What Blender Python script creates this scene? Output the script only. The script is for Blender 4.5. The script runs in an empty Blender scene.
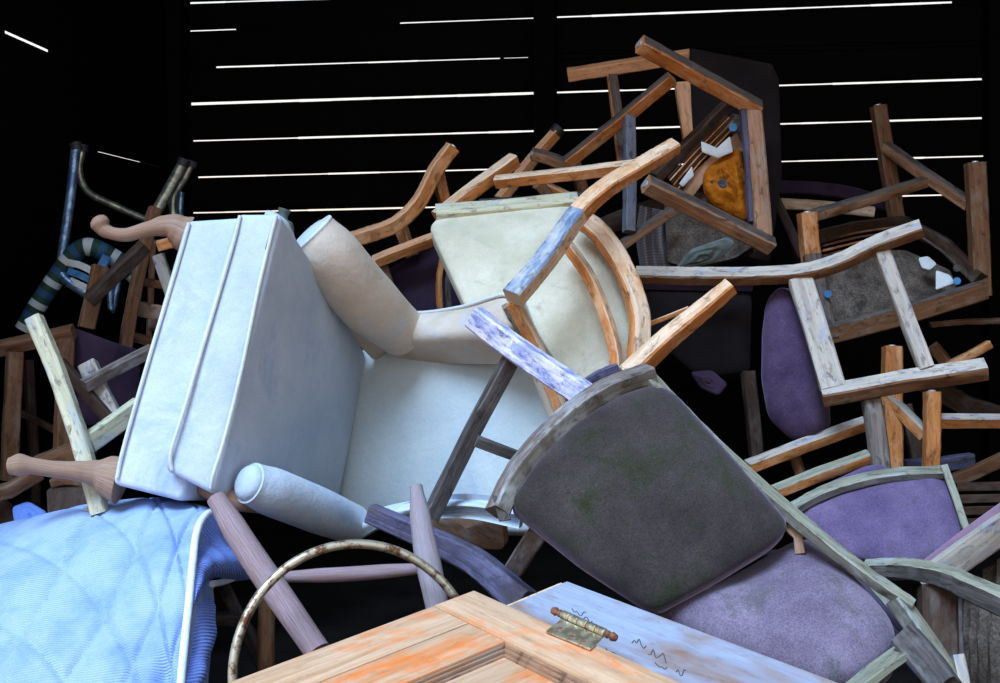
import bpy, bmesh, math, random
from mathutils import Vector, Matrix
random.seed(4)
R = math.radians
F = 1200.0
HCAM = 1.05
PITCH = R(4.3)
sc = bpy.context.scene
COL = sc.collection
CAM = Vector((0, 0, HCAM))
FW = Vector((0, math.cos(PITCH), -math.sin(PITCH)))
UP = Vector((0, math.sin(PITCH), math.cos(PITCH)))
RT = Vector((1, 0, 0))

def P(x, y, d):
    return CAM + FW*d + RT*((x-500.0)/F*d) + UP*((341.5-y)/F*d)
def PP(l):
    return [P(*q) if not isinstance(q, Vector) else q for q in l]

# ---------------------------------------------------------------- materials
def new_mat(name):
    m = bpy.data.materials.new(name); m.use_nodes = True
    nt = m.node_tree; b = nt.nodes['Principled BSDF']
    return m, nt, b
def ramp(nt, stops):
    r = nt.nodes.new('ShaderNodeValToRGB'); e = r.color_ramp.elements
    while len(e) < len(stops): e.new(0.5)
    for k, (p, c) in enumerate(stops):
        e[k].position = p; e[k].color = (c[0], c[1], c[2], 1)
    return r
def noise(nt, coord, scale, detail=4, rough=0.6, vec_scale=None, dist=0):
    n = nt.nodes.new('ShaderNodeTexNoise'); n.inputs['Scale'].default_value = scale
    n.inputs['Detail'].default_value = detail; n.inputs['Roughness'].default_value = rough
    n.inputs['Distortion'].default_value = dist
    if vec_scale:
        mp = nt.nodes.new('ShaderNodeMapping'); mp.inputs['Scale'].default_value = vec_scale
        nt.links.new(coord, mp.inputs['Vector']); coord = mp.outputs['Vector']
    nt.links.new(coord, n.inputs['Vector'])
    return n
def mix(nt, fac, a, b):
    m = nt.nodes.new('ShaderNodeMix'); m.data_type = 'RGBA'
    for s, v in ((m.inputs['Factor'], fac), (m.inputs[6], a), (m.inputs[7], b)):
        if isinstance(v, (int, float)): s.default_value = v
        elif isinstance(v, tuple): s.default_value = (v[0], v[1], v[2], 1)
        else: nt.links.new(v, s)
    return m.outputs[2]
def bump(nt, b, h, strength, dist=0.002):
    n = nt.nodes.new('ShaderNodeBump'); n.inputs['Strength'].default_value = strength
    n.inputs['Distance'].default_value = dist
    nt.links.new(h, n.inputs['Height']); nt.links.new(n.outputs['Normal'], b.inputs['Normal'])

def wood(name, c_dark, c_light, c_patch=None, patch=0.5, rough=0.7, grain=0.5, patch_scale=9, spots=0.85):
    m, nt, b = new_mat(name)
    tc = nt.nodes.new('ShaderNodeTexCoord')
    oi = nt.nodes.new('ShaderNodeObjectInfo')
    ad = nt.nodes.new('ShaderNodeVectorMath'); ad.operation = 'ADD'
    sc_ = nt.nodes.new('ShaderNodeVectorMath'); sc_.operation = 'SCALE'; sc_.inputs['Scale'].default_value = 7
    cb = nt.nodes.new('ShaderNodeCombineXYZ')
    nt.links.new(oi.outputs['Random'], cb.inputs[0]); nt.links.new(oi.outputs['Random'], cb.inputs[1])
    nt.links.new(cb.outputs[0], sc_.inputs[0])
    nt.links.new(tc.outputs['UV'], ad.inputs[0]); nt.links.new(sc_.outputs[0], ad.inputs[1])
    uv = ad.outputs[0]
    g = noise(nt, uv, 1.0, 6, 0.7, (5, 75, 1), 0.9)
    r = ramp(nt, [(0.32, c_dark), (0.68, c_light)]); nt.links.new(g.outputs['Fac'], r.inputs[0])
    col = r.outputs[0]
    if c_patch:
        p = noise(nt, uv, patch_scale, 4, 0.7, (1, 2.2, 1), 0.3)
        pr = ramp(nt, [(patch-0.09, (0, 0, 0)), (patch+0.09, (1, 1, 1))]); nt.links.new(p.outputs['Fac'], pr.inputs[0])
        col = mix(nt, pr.outputs[0], col, c_patch)
    s = noise(nt, uv, 1.0, 6, 0.75, (26, 60, 1), 0.5)
    sr = ramp(nt, [(0.33, (0.16, 0.13, 0.12)), (0.47, (1, 1, 1))]); nt.links.new(s.outputs['Fac'], sr.inputs[0])
    mm = nt.nodes.new('ShaderNodeMix'); mm.data_type = 'RGBA'; mm.blend_type = 'MULTIPLY'; mm.inputs['Factor'].default_value = spots
    nt.links.new(col, mm.inputs[6]); nt.links.new(sr.outputs[0], mm.inputs[7])
    nt.links.new(mm.outputs[2], b.inputs['Base Color'])
    b.inputs['Roughness'].default_value = rough
    b.inputs['Specular IOR Level'].default_value = 0.3
    bump(nt, b, g.outputs['Fac'], grain, 0.002)
    return m

def fabric(name, c1, c2, c3=None, patch=0.55, scale=7, weave=900, sheen=0.3, rough=0.95, sheen_tint=(1, 1, 1), strength=0.35, speck=0.0):
    m, nt, b = new_mat(name)
    tc = nt.nodes.new('ShaderNodeTexCoord'); o = tc.outputs['Object']
    n = noise(nt, o, scale, 5, 0.62)
    r = ramp(nt, [(0.35, c1), (0.65, c2)]); nt.links.new(n.outputs['Fac'], r.inputs[0])
    col = r.outputs[0]
    if c3:
        p = noise(nt, o, scale*0.9, 5, 0.7, (1.3, 1, 1.1), 0.5)
        pr = ramp(nt, [(patch-0.06, (0, 0, 0)), (patch+0.12, (1, 1, 1))]); nt.links.new(p.outputs['Fac'], pr.inputs[0])
        col = mix(nt, pr.outputs[0], col, c3)
    w = noise(nt, o, weave, 2, 0.5)
    wr = ramp(nt, [(0.3, (0.62-speck, 0.62-speck, 0.62-speck)), (0.7, (1, 1, 1))]); nt.links.new(w.outputs['Fac'], wr.inputs[0])
    mm = nt.nodes.new('ShaderNodeMix'); mm.data_type = 'RGBA'; mm.blend_type = 'MULTIPLY'; mm.inputs['Factor'].default_value = 0.7
    nt.links.new(col, mm.inputs[6]); nt.links.new(wr.outputs[0], mm.inputs[7])
    nt.links.new(mm.outputs[2], b.inputs['Base Color'])
    b.inputs['Roughness'].default_value = rough
    b.inputs['Specular IOR Level'].default_value = 0.12
    b.inputs['Sheen Weight'].default_value = sheen; b.inputs['Sheen Roughness'].default_value = 0.4
    b.inputs['Sheen Tint'].default_value = (*sheen_tint, 1)
    w2 = noise(nt, o, 55, 4, 0.6)
    bump(nt, b, w2.outputs['Fac'], strength, 0.006)
    return m
def metal(name, c1, c2, met=0.8, rough=0.4, scale=40, patch=0.5):
    m, nt, b = new_mat(name)
    tc = nt.nodes.new('ShaderNodeTexCoord')
    n = noise(nt, tc.outputs['Object'], scale, 4, 0.7)
    r = ramp(nt, [(patch-0.06, c1), (patch+0.06, c2)]); nt.links.new(n.outputs['Fac'], r.inputs[0])
    nt.links.new(r.outputs[0], b.inputs['Base Color'])
    b.inputs['Metallic'].default_value = met; b.inputs['Roughness'].default_value = rough
    return m
def stripes(name, cols, scale, axis=0, rough=0.7):
    m, nt, b = new_mat(name)
    tc = nt.nodes.new('ShaderNodeTexCoord'); sp = nt.nodes.new('ShaderNodeSeparateXYZ')
    nt.links.new(tc.outputs['UV'], sp.inputs[0])
    k = nt.nodes.new('ShaderNodeMath'); k.operation = 'MULTIPLY'; k.inputs[1].default_value = scale
    nt.links.new(sp.outputs[axis], k.inputs[0])
    f = nt.nodes.new('ShaderNodeMath'); f.operation = 'FRACT'; nt.links.new(k.outputs[0], f.inputs[0])
    st = [(i/len(cols), c) for i, c in enumerate(cols)]
    r = ramp(nt, st); r.color_ramp.interpolation = 'CONSTANT'
    nt.links.new(f.outputs[0], r.inputs[0]); nt.links.new(r.outputs[0], b.inputs['Base Color'])
    b.inputs['Roughness'].default_value = rough
    return m
M = {}
M['orange'] = wood('honey orange wood', (0.36, 0.115, 0.028), (0.70, 0.27, 0.075), (0.66, 0.36, 0.18), 0.57)
M['brown'] = wood('aged brown wood', (0.10, 0.040, 0.017), (0.25, 0.115, 0.050), (0.22, 0.16, 0.11), 0.60)
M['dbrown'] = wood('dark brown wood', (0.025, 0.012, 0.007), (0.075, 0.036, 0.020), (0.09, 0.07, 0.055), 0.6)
M['pale'] = wood('pale bleached wood', (0.52, 0.33, 0.19), (0.86, 0.66, 0.47), (0.60, 0.30, 0.12), 0.60)  # bleached tone; on upward sides it also stands in for skylight
M['grey'] = wood('weathered grey wood', (0.075, 0.055, 0.045), (0.24, 0.19, 0.16), (0.34, 0.33, 0.33), 0.58, grain=0.9)
M['dgrey'] = wood('dark weathered wood', (0.028, 0.024, 0.024), (0.12, 0.10, 0.09), (0.16, 0.145, 0.14), 0.6, grain=0.9)
M['blue'] = wood('blue painted worn wood', (0.10, 0.13, 0.34), (0.42, 0.45, 0.68), (0.66, 0.62, 0.72), 0.5, grain=1.0, patch_scale=22)
M['violet'] = wood('violet weathered wood', (0.035, 0.033, 0.065), (0.15, 0.135, 0.22), (0.06, 0.045, 0.05), 0.55, grain=1.0)
M['lilac'] = wood('lilac grey round wood', (0.23, 0.20, 0.23), (0.42, 0.37, 0.42), (0.25, 0.17, 0.14), 0.56, patch_scale=14)
M['mossy'] = wood('green tinged weathered wood', (0.13, 0.125, 0.085), (0.33, 0.315, 0.225), (0.34, 0.36, 0.35), 0.60, grain=0.8)
M['teak'] = wood('grey brown carved wood', (0.22, 0.115, 0.065), (0.44, 0.27, 0.17), (0.42, 0.36, 0.33), 0.60)
M['bluewhite'] = wood('pale dusty blue grey wood', (0.30, 0.25, 0.20), (0.56, 0.49, 0.41), (0.26, 0.28, 0.38), 0.62, patch_scale=16)  # dust and skylight tint share this colour where it caps darker bars
M['yellow'] = wood('yellow blue worn wood', (0.40, 0.38, 0.24), (0.70, 0.66, 0.46), (0.38, 0.44, 0.48), 0.60)
M['pine'] = wood('stripped pine', (0.48, 0.26, 0.13), (0.74, 0.48, 0.30), (0.80, 0.20, 0.03), 0.58, patch_scale=5, spots=0.22)
M['pine2'] = wood('raw pine edge', (0.60, 0.40, 0.25), (0.75, 0.55, 0.38))
M['paintedboard'] = wood('white painted board', (0.27, 0.30, 0.38), (0.36, 0.40, 0.50), (0.27, 0.17, 0.13), 0.54, patch_scale=3, grain=0.15, spots=0.25)
M['cream'] = fabric('cream pale upholstery', (0.46, 0.55, 0.66), (0.62, 0.69, 0.76), (0.36, 0.47, 0.66), 0.60, 5, sheen=0.1)  # blue skylight tinted into what is cream fabric
M['creamtan'] = fabric('stained cream upholstery in warm bounce', (0.58, 0.47, 0.36), (0.74, 0.65, 0.54), (0.54, 0.60, 0.66), 0.62, 6, sheen=0.1)  # warm bounce light tinted into the same cream fabric, plus stains
M['creamgreen'] = fabric('cream vinyl upholstery', (0.60, 0.56, 0.40), (0.80, 0.75, 0.58), (0.40, 0.37, 0.24), 0.64, 9, sheen=0.05)
M['piping'] = fabric('cream piping', (0.62, 0.66, 0.68), (0.76, 0.8, 0.8), sheen=0.1)
M['purple'] = fabric('purple upholstery', (0.066, 0.040, 0.088), (0.13, 0.082, 0.155), (0.07, 0.06, 0.08), 0.6, 9, weave=380, sheen=0.2, sheen_tint=(0.9, 0.75, 1), speck=0.2)
M['lilacseat'] = fabric('faded lilac upholstery', (0.15, 0.115, 0.165), (0.28, 0.22, 0.29), (0.085, 0.085, 0.075), 0.57, 8, weave=380, sheen=0.25, sheen_tint=(0.9, 0.78, 1), speck=0.25)
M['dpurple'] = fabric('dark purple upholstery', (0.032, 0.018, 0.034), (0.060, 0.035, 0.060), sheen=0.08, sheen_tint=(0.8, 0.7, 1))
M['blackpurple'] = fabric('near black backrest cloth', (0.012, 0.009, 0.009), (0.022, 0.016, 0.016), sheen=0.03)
M['greenseat'] = fabric('grey green mouldy upholstery', (0.034, 0.027, 0.024), (0.072, 0.058, 0.053), (0.030, 0.036, 0.014), 0.55, 7, weave=380, sheen=0.5, sheen_tint=(0.85, 0.7, 1), speck=0.3)
M['burlap'] = fabric('brown hessian lining', (0.075, 0.055, 0.042), (0.22, 0.175, 0.14), (0.05, 0.04, 0.032), 0.58, 14, weave=240, sheen=0, speck=0.5)
M['foam'] = fabric('rotted orange foam', (0.30, 0.075, 0.004), (0.60, 0.19, 0.012), (0.03, 0.010, 0.004), 0.60, 26, sheen=0, strength=1.0)
M['whitefoam'] = fabric('white wadding', (0.62, 0.66, 0.66), (0.82, 0.85, 0.85), sheen=0)
M['greenrag'] = fabric('green grey rag', (0.10, 0.14, 0.12), (0.30, 0.34, 0.33), sheen=0)
M['curtain'] = stripes('folded striped cloth', [(0.10, 0.08, 0.08), (0.42, 0.36, 0.36), (0.16, 0.12, 0.12)], 40, 1)
M['purpleback'] = fabric('blue violet upholstery', (0.11, 0.075, 0.155), (0.19, 0.135, 0.24), (0.11, 0.10, 0.13), 0.6, 9, weave=380, sheen=0.3, sheen_tint=(0.9, 0.8, 1), speck=0.2)
M['greyblue'] = wood('blue grey grimy wood', (0.05, 0.045, 0.05), (0.22, 0.18, 0.16), (0.16, 0.17, 0.22), 0.52)
M['tanwood'] = wood('peach toned bare wood', (0.55, 0.25, 0.11), (0.88, 0.50, 0.28), (0.30, 0.15, 0.08), 0.68, spots=0.5)
M['redlilac'] = wood('reddish lilac round wood', (0.18, 0.09, 0.07), (0.36, 0.22, 0.19), (0.38, 0.34, 0.42), 0.54, patch_scale=14)
M['mid'] = wood('mid brown worn wood', (0.20, 0.095, 0.045), (0.48, 0.26, 0.145), (0.30, 0.22, 0.17), 0.60)
M['creamback'] = fabric('ivory back upholstery', (0.52, 0.60, 0.62), (0.66, 0.72, 0.70), (0.42, 0.52, 0.62), 0.60, 5, sheen=0.1)
M['pinkedge'] = fabric('dusky pink upholstery', (0.26, 0.15, 0.22), (0.38, 0.25, 0.32), sheen=0.1)
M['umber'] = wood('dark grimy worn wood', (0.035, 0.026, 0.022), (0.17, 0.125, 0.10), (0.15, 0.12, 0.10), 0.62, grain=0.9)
M['bluewear'] = wood('blue worn bare wood', (0.06, 0.10, 0.20), (0.26, 0.36, 0.50), (0.50, 0.48, 0.42), 0.55, grain=0.8)
M['tan'] = fabric('tan cloth', (0.42, 0.24, 0.14), (0.58, 0.36, 0.22), sheen=0)
M['railbrown'] = wood('green brown rail', (0.06, 0.052, 0.04), (0.17, 0.15, 0.12), (0.24, 0.24, 0.22), 0.6, grain=0.8)
M['steel'] = metal('blue grey steel tube', (0.10, 0.17, 0.30), (0.28, 0.42, 0.58), 0.7, 0.35)
M['brasssteel'] = metal('worn greenish metal tube', (0.22, 0.24, 0.20), (0.52, 0.52, 0.42), 0.8, 0.35)
M['rusty'] = metal('rusty hoop metal', (0.16, 0.07, 0.035), (0.52, 0.46, 0.33), 0.7, 0.4, 60, 0.47)
M['brass'] = metal('tarnished brass', (0.42, 0.34, 0.20), (0.72, 0.64, 0.46), 0.8, 0.35, 60)
M['rust'] = metal('rust brown', (0.14, 0.05, 0.025), (0.26, 0.11, 0.05), 0.3, 0.7, 60)
M['glide'] = metal('steel glide', (0.5, 0.55, 0.62), (0.75, 0.8, 0.88), 0.5, 0.4)
M['black'] = metal('black rubber', (0.012, 0.012, 0.014), (0.03, 0.03, 0.035), 0, 0.6)
M['clamp'] = metal('blue plastic clamp', (0.03, 0.16, 0.35), (0.05, 0.25, 0.5), 0, 0.5)
M['bluerag'] = fabric('bright blue scrap', (0.14, 0.26, 0.75), (0.25, 0.42, 0.9), sheen=0)
M['webbing'] = stripes('striped webbing', [(0.45, 0.52, 0.52), (0.006, 0.045, 0.035), (0.01, 0.07, 0.16), (0.005, 0.03, 0.025)], 16)
M['ink'] = metal('ink line', (0.05, 0.05, 0.07), (0.10, 0.09, 0.11), 0, 0.9)
M['wallwood'] = wood('near black barn boards', (0.004, 0.004, 0.004), (0.010, 0.009, 0.009))  # gloom of the barn interior put into a near-black base colour
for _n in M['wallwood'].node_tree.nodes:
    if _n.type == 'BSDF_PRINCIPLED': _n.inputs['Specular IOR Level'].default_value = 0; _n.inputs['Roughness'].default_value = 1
M['earth'] = fabric('dark earth', (0.010, 0.008, 0.007), (0.022, 0.018, 0.015), sheen=0)

# ---------------------------------------------------------------- geometry
def catmull(pts, n=6, closed=False):
    out = []; L = len(pts)
    rng = range(L) if closed else range(L-1)
    for i in rng:
        if closed: p0, p1, p2, p3 = pts[(i-1) % L], pts[i], pts[(i+1) % L], pts[(i+2) % L]
        else:
            p1, p2 = pts[i], pts[i+1]
            p0 = pts[i-1] if i > 0 else p1*2-p2
            p3 = pts[i+2] if i+2 < L else p2*2-p1
        for k in range(n):
            t = k/n
            out.append(0.5*((2*p1)+(p2-p0)*t+(2*p0-5*p1+4*p2-p3)*t*t+(3*p1-p0-3*p2+p3)*t**3))
    if not closed: out.append(pts[-1].copy())
    return out

def sweep(bm, pts, section, ref, widths=None, closed=False, wear=0.0):
    """section: list of (a,b) offsets in metres; ref: fixed vector near the depth axis"""
    uvl = bm.loops.layers.uv.verify(); sl = bm.faces.layers.int.get('side') or bm.faces.layers.int.new('side')
    rings = []; n = len(pts); acc = 0; us = []
    prevA = None
    for i, p in enumerate(pts):
        if closed: T = pts[(i+1) % n]-pts[i-1]
        else: T = pts[min(i+1, n-1)]-pts[max(i-1, 0)]
        T.normalize()
        A = T.cross(ref)
        if A.length < 1e-4: A = T.cross(Vector((0.3, 0.2, 1)))
        A.normalize()
        if prevA is not None and A.dot(prevA) < 0: A = -A
        prevA = A
        B = A.cross(T).normalized()
        if i > 0: acc += (p-pts[i-1]).length
        us.append(acc)
        w = widths[i] if widths else 1.0
        jit = lambda: random.uniform(-wear, wear)
        rings.append([bm.verts.new(p+A*(a*w+jit())+B*(b*w+jit())) for a, b in section])
    m = len(section); per = [0]
    for k in range(m):
        a, b = section[k], section[(k+1) % m]
        per.append(per[-1]+math.hypot(a[0]-b[0], a[1]-b[1]))
    rng = range(n) if closed else range(n-1)
    for i in rng:
        j = (i+1) % n
        for k in range(m):
            f = bm.faces.new((rings[i][k], rings[i][(k+1) % m], rings[j][(k+1) % m], rings[j][k])); f[sl] = k+1
            uu = (us[i], us[i], us[i]+(pts[j]-pts[i]).length, us[i]+(pts[j]-pts[i]).length)
            vv = (per[k], per[k+1], per[k+1], per[k])
            for l, u, v in zip(f.loops, uu, vv): l[uvl].uv = (u, v)
    if not closed:
        for r in (rings[0], rings[-1]):
            f = bm.faces.new(r)
            for l, (a, b) in zip(f.loops, section): l[uvl].uv = (a*0.4, b)
    return rings

def rect(w, t, roll=0, c=None):
    w /= 2; t /= 2
    c = min(w, t)*0.22 if c is None else c
    s = [(-w, -t+c), (-w+c, -t), (w-c, -t), (w, -t+c), (w, t-c), (w-c, t), (-w+c, t), (-w, t-c)]
    r = R(roll)
    return [(a*math.cos(r)-b*math.sin(r), a*math.sin(r)+b*math.cos(r)) for a, b in s]
def circ(r, n=16):
    return [(r*math.cos(2*math.pi*k/n), r*math.sin(2*math.pi*k/n)) for k in range(n)]
def densify(pts, step=0.03):
    out = [pts[0]]
    for a, b in zip(pts, pts[1:]):
        k = max(1, int((b-a).length/step))
        out += [a.lerp(b, (i+1)/k) for i in range(k)]
    return out
def bar(pts, w, t=None, roll=0, smooth=True, taper=None, ref=None, wear=0.0006):
    """wooden member: w = face width seen, t = depth, metres"""
    t = t or w
    p = PP(pts)
    if ref is None: ref = ((p[0]+p[-1])*0.5-CAM).normalized()
    q = catmull(p, 8) if (len(p) > 2 and smooth) else p
    q = densify(q, 0.035)
    d = p[-1]-p[0]
    if abs(d.x) > abs(d.z)*0.35: roll = -abs(roll) if d.x > 0 else abs(roll)      # upper side with the second tone turned into view
    n = len(q)
    ws = [taper[0]+(taper[1]-taper[0])*i/(n-1) for i in range(n)] if taper else None
    bm = bmesh.new(); sweep(bm, q, rect(w, t, roll), ref, ws, wear=wear)
    return bm
def tube(pts, r, radii=None, closed=False, n=16, smooth=True, bm=None):
    p = PP(pts); ref = ((p[0]+p[-1])*0.5-CAM).normalized()
    k = 8
    q = catmull(p, k, closed) if (len(p) > 2 and smooth) else densify(p, 0.04)
    ws = None
    if radii:
        ws = []
        for i in range(len(q)):
            f = i/(len(q)-1)*(len(radii)-1); a = min(int(f), len(radii)-2); f -= a
            f = f*f*(3-2*f)
            ws.append(radii[a]*(1-f)+radii[a+1]*f)
        r = 1.0
    bm = bm or bmesh.new(); sweep(bm, q, circ(r, n), ref, ws, closed)
    return bm
def fillet(pts, r, n=5, seg=4):
    out = []; L = len(pts)
    for i in range(L):
        a, b, c = pts[i-1], pts[i], pts[(i+1) % L]
        ra = min(r, (a-b).length*0.45); rc = min(r, (c-b).length*0.45)
        s = b+(a-b).normalized()*ra; e = b+(c-b).normalized()*rc
        for k in range(n+1):
            t = k/n; out.append(s*(1-t)**2+b*2*t*(1-t)+e*t*t)
        # along next edge
        d = pts[(i+1) % L]; nx = pts[(i+2) % L]
        rd = min(r, (b-d).length*0.45); s2 = d+(b-d).normalized()*rd
        for k in range(1, seg): out.append(e.lerp(s2, k/seg))
    return out
def newell(p):
    n = Vector()
    for i in range(len(p)):
        a, b = p[i-1], p[i]
        n += Vector(((a.y-b.y)*(a.z+b.z), (a.z-b.z)*(a.x+b.x), (a.x-b.x)*(a.y+b.y)))
    return n.normalized()
def pad(pts, thick=0.05, puff=0.03, r=0.04, power=3.0, shape=0.6, wob=0.0, bm=None, ctr=None):
    o = fillet(PP(pts), r)
    nrm = newell(o); c = sum(o, Vector())/len(o)
    if ctr: c = P(*ctr)
    if nrm.dot(CAM-c) < 0: nrm = -nrm
    prof = [(0.0, -thick), (0.5, -thick), (0.94, -thick), (0.985, -thick*0.93), (1.0, -thick*0.8), (1.0, -thick*0.3)]
    for s in (1.0, 0.995, 0.985, 0.965, 0.94, 0.9, 0.85, 0.78, 0.7, 0.6, 0.5, 0.4, 0.3, 0.2, 0.1, 0.0):
        prof.append((s, puff*(1-s**power)**shape))
    bm = bm or bmesh.new(); uvl = bm.loops.layers.uv.verify()
    e1 = (o[1]-o[0]).normalized(); e2 = nrm.cross(e1)
    rings = []
    for s, h in prof:
        if s == 0: rings.append([bm.verts.new(c+nrm*h)])
        else:
            rings.append([bm.verts.new(c+(q-c)*s+nrm*(h+wob*math.sin(q.x*31+s*9)*math.sin(q.z*27+s*5)*(1-s))) for q in o])
    def fc(v):
        f = bm.faces.new(v)
        for l in f.loops: l[uvl].uv = ((l.vert.co-c).dot(e1), (l.vert.co-c).dot(e2))
    L = len(o)
    for a, b in zip(rings, rings[1:]):
        for i in range(L):
            j = (i+1) % L
            if len(a) == 1: fc((a[0], b[i], b[j]))
            elif len(b) == 1: fc((a[i], b[0], a[j]))
            else: fc((a[i], b[i], b[j], a[j]))
    bmesh.ops.recalc_face_normals(bm, faces=bm.faces)
    return bm
def pad_edge(pts, r, rad, lift=0.0):
    o = fillet(PP(pts), r); nrm = newell(o); c = sum(o, Vector())/len(o)
    if nrm.dot(CAM-c) < 0: nrm = -nrm
    bm = bmesh.new(); sweep(bm, [q+nrm*lift for q in o], circ(rad, 8), nrm, closed=True)
    return bm
def hexa(front, back, bev=0.02, seg=3, bm=None, sub=0, bulge=0):
    f = PP(front); b = PP(back)
    own = bmesh.new(); uvl = own.loops.layers.uv.verify()
    v = [own.verts.new(p) for p in f+b]
    for q in ((0, 1, 2, 3), (7, 6, 5, 4), (0, 4, 5, 1), (1, 5, 6, 2), (2, 6, 7, 3), (3, 7, 4, 0)):
        own.faces.new([v[i] for i in q])
    bmesh.ops.recalc_face_normals(own, faces=own.faces)
    if sub:
        bmesh.ops.subdivide_edges(own, edges=own.edges[:], cuts=sub, use_grid_fill=True)
        if bulge:
            c = sum((x.co for x in own.verts), Vector())/len(own.verts)
            own.normal_update()
            mx = max((x.co-c).length for x in own.verts)
            for x in own.verts:
                x.co += x.normal*bulge*(1-((x.co-c).length/mx)**2)
    if bev:
        ed = [e for e in own.edges if len(e.link_faces) == 2 and e.calc_face_angle(0) > R(40)]
        bmesh.ops.bevel(own, geom=ed, offset=bev, segments=seg, profile=0.5, affect='EDGES', clamp_overlap=True)
    own.normal_update()
    for fa in own.faces:
        n = fa.normal; t = n.cross(Vector((0.1, 0.2, 1)));
        if t.length < 0.1: t = Vector((1, 0, 0))
        t.normalize(); s = n.cross(t)
        for l in fa.loops: l[uvl].uv = (l.vert.co.dot(s), l.vert.co.dot(t))
    if bm is None: return own
    me = bpy.data.meshes.new('t'); own.to_mesh(me); own.free(); bm.from_mesh(me); bpy.data.meshes.remove(me)
    return bm
def surf(rows, nu=10, nv=10, disp=None, thick=0.02, inward=None):
    """closed sheet through a control grid of points, displaced along its normal"""
    g = [catmull(PP(r), nu) for r in rows]
    cols = [catmull([g[i][j] for i in range(len(g))], nv) for j in range(len(g[0]))]
    J = len(cols); I = len(cols[0])
    nr = [[None]*I for _ in range(J)]
    for j in range(J):
        for i in range(I):
            a = cols[min(j+1, J-1)][i]-cols[max(j-1, 0)][i]; b = cols[j][min(i+1, I-1)]-cols[j][max(i-1, 0)]
            n = a.cross(b).normalized()
            nr[j][i] = n
    mid = nr[J//2][I//2]
    sgn = 1 if mid.dot(CAM-cols[J//2][I//2]) > 0 else -1
    bm = bmesh.new(); uvl = bm.loops.layers.uv.verify(); top = []; bot = []; uvs = {}
    for j in range(J):
        tr = []; br = []; 
        for i in range(I):
            u = j/(J-1); v = i/(I-1); n = nr[j][i]*sgn
            h = disp(u, v) if disp else 0
            a = bm.verts.new(cols[j][i]+n*h); b = bm.verts.new(cols[j][i]-n*thick)
            uvs[a] = uvs[b] = (u, v); tr.append(a); br.append(b)
        top.append(tr); bot.append(br)
    def fc(*v):
        f = bm.faces.new(v)
        for l in f.loops: l[uvl].uv = uvs[l.vert]
    for j in range(J-1):
        for i in range(I-1):
            fc(top[j][i], top[j+1][i], top[j+1][i+1], top[j][i+1]); fc(bot[j][i], bot[j][i+1], bot[j+1][i+1], bot[j+1][i])
    for j in range(J-1):
        fc(top[j][0], bot[j][0], bot[j+1][0], top[j+1][0]); fc(top[j][-1], top[j+1][-1], bot[j+1][-1], bot[j][-1])
    for i in range(I-1):
        fc(top[0][i], top[0][i+1], bot[0][i+1], bot[0][i]); fc(top[-1][i], bot[-1][i], bot[-1][i+1], top[-1][i+1])
    bmesh.ops.recalc_face_normals(bm, faces=bm.faces)
    return bm
def disc(p, n, r, h, bm=None, seg=14):
    """short cylinder centred at p, axis n"""
    n = n.normalized(); bm = bm or bmesh.new(); a = n.orthogonal()
    sweep(bm, [p, p+n*h], circ(r, seg), a)
    return bm

# ---------------------------------------------------------------- things
class Thing:
    def __init__(s, name, label, cat, group=None):
        s.name, s.label, s.cat, s.group, s.parts = name, label, cat, group, []
    def part(s, name, bm, mat, parent=None, label=None):
        s.parts.append((name, bm, mat, parent, label)); return len(s.parts)-1
    def done(s, single=False):
        vs = [v.co for p in s.parts for v in p[1].verts]
        lo = Vector((min(v.x for v in vs), min(v.y for v in vs), min(v.z for v in vs)))
        hi = Vector((max(v.x for v in vs), max(v.y for v in vs), max(v.z for v in vs)))
        base = Vector(((lo.x+hi.x)/2, (lo.y+hi.y)/2, lo.z))
        if single: root = None
        else:
            root = bpy.data.objects.new(s.name, None); root.empty_display_size = 0.1
            root.location = base; COL.objects.link(root)
        objs = []
        for name, bm, mat, parent, label in s.parts:
            for v in bm.verts: v.co -= base
            bmesh.ops.recalc_face_normals(bm, faces=bm.faces)
            me = bpy.data.meshes.new(name); bm.to_mesh(me); bm.free()
            for p in me.polygons: p.use_smooth = True
            me.set_sharp_from_angle(angle=R(38))
            mt = mat if isinstance(mat, tuple) else (mat,)
            for q in mt: me.materials.append(M[q])
            if len(mt) > 1:  # upward sides recoloured: paler tops hold painted skylight and dust, umber tops grime
                at = me.attributes.get('side'); acc = {}
                for p in me.polygons:
                    k = at.data[p.index].value if at else 0
                    a = acc.setdefault(k, [0, 0]); a[0] += p.normal.z*p.area; a[1] += p.area
                for p in me.polygons:
                    a = acc[at.data[p.index].value if at else 0]
                    if a[0]/max(a[1], 1e-9) > 0.22: p.material_index = 1
            o = bpy.data.objects.new(s.name if single else name, me); COL.objects.link(o)
            if single: o.location = base; root = o
            else: o.parent = root if parent is None else objs[parent]
            if label: o['label'] = label
            objs.append(o)
        root['label'] = s.label; root['category'] = s.cat
        if s.group: root['group'] = s.group
        return root
def single(name, bm, mat, label, cat, group=None):
    t = Thing(name, label, cat, group); t.part(name, bm, mat); return t.done(True)
def struct(name, bm, mat):
    bmesh.ops.recalc_face_normals(bm, faces=bm.faces)
    me = bpy.data.meshes.new(name); bm.to_mesh(me); bm.free(); me.materials.append(M[mat])
    o = bpy.data.objects.new(name, me); COL.objects.link(o); o['kind'] = 'structure'; return o
def glide(t, leg, tip, nxt, r=0.008, mat='glide'):
    a = P(*tip); n = (a-P(*nxt)).normalized()
    t.part('glide', disc(a, n, r, 0.004), mat, leg, 'round metal glide')
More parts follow.
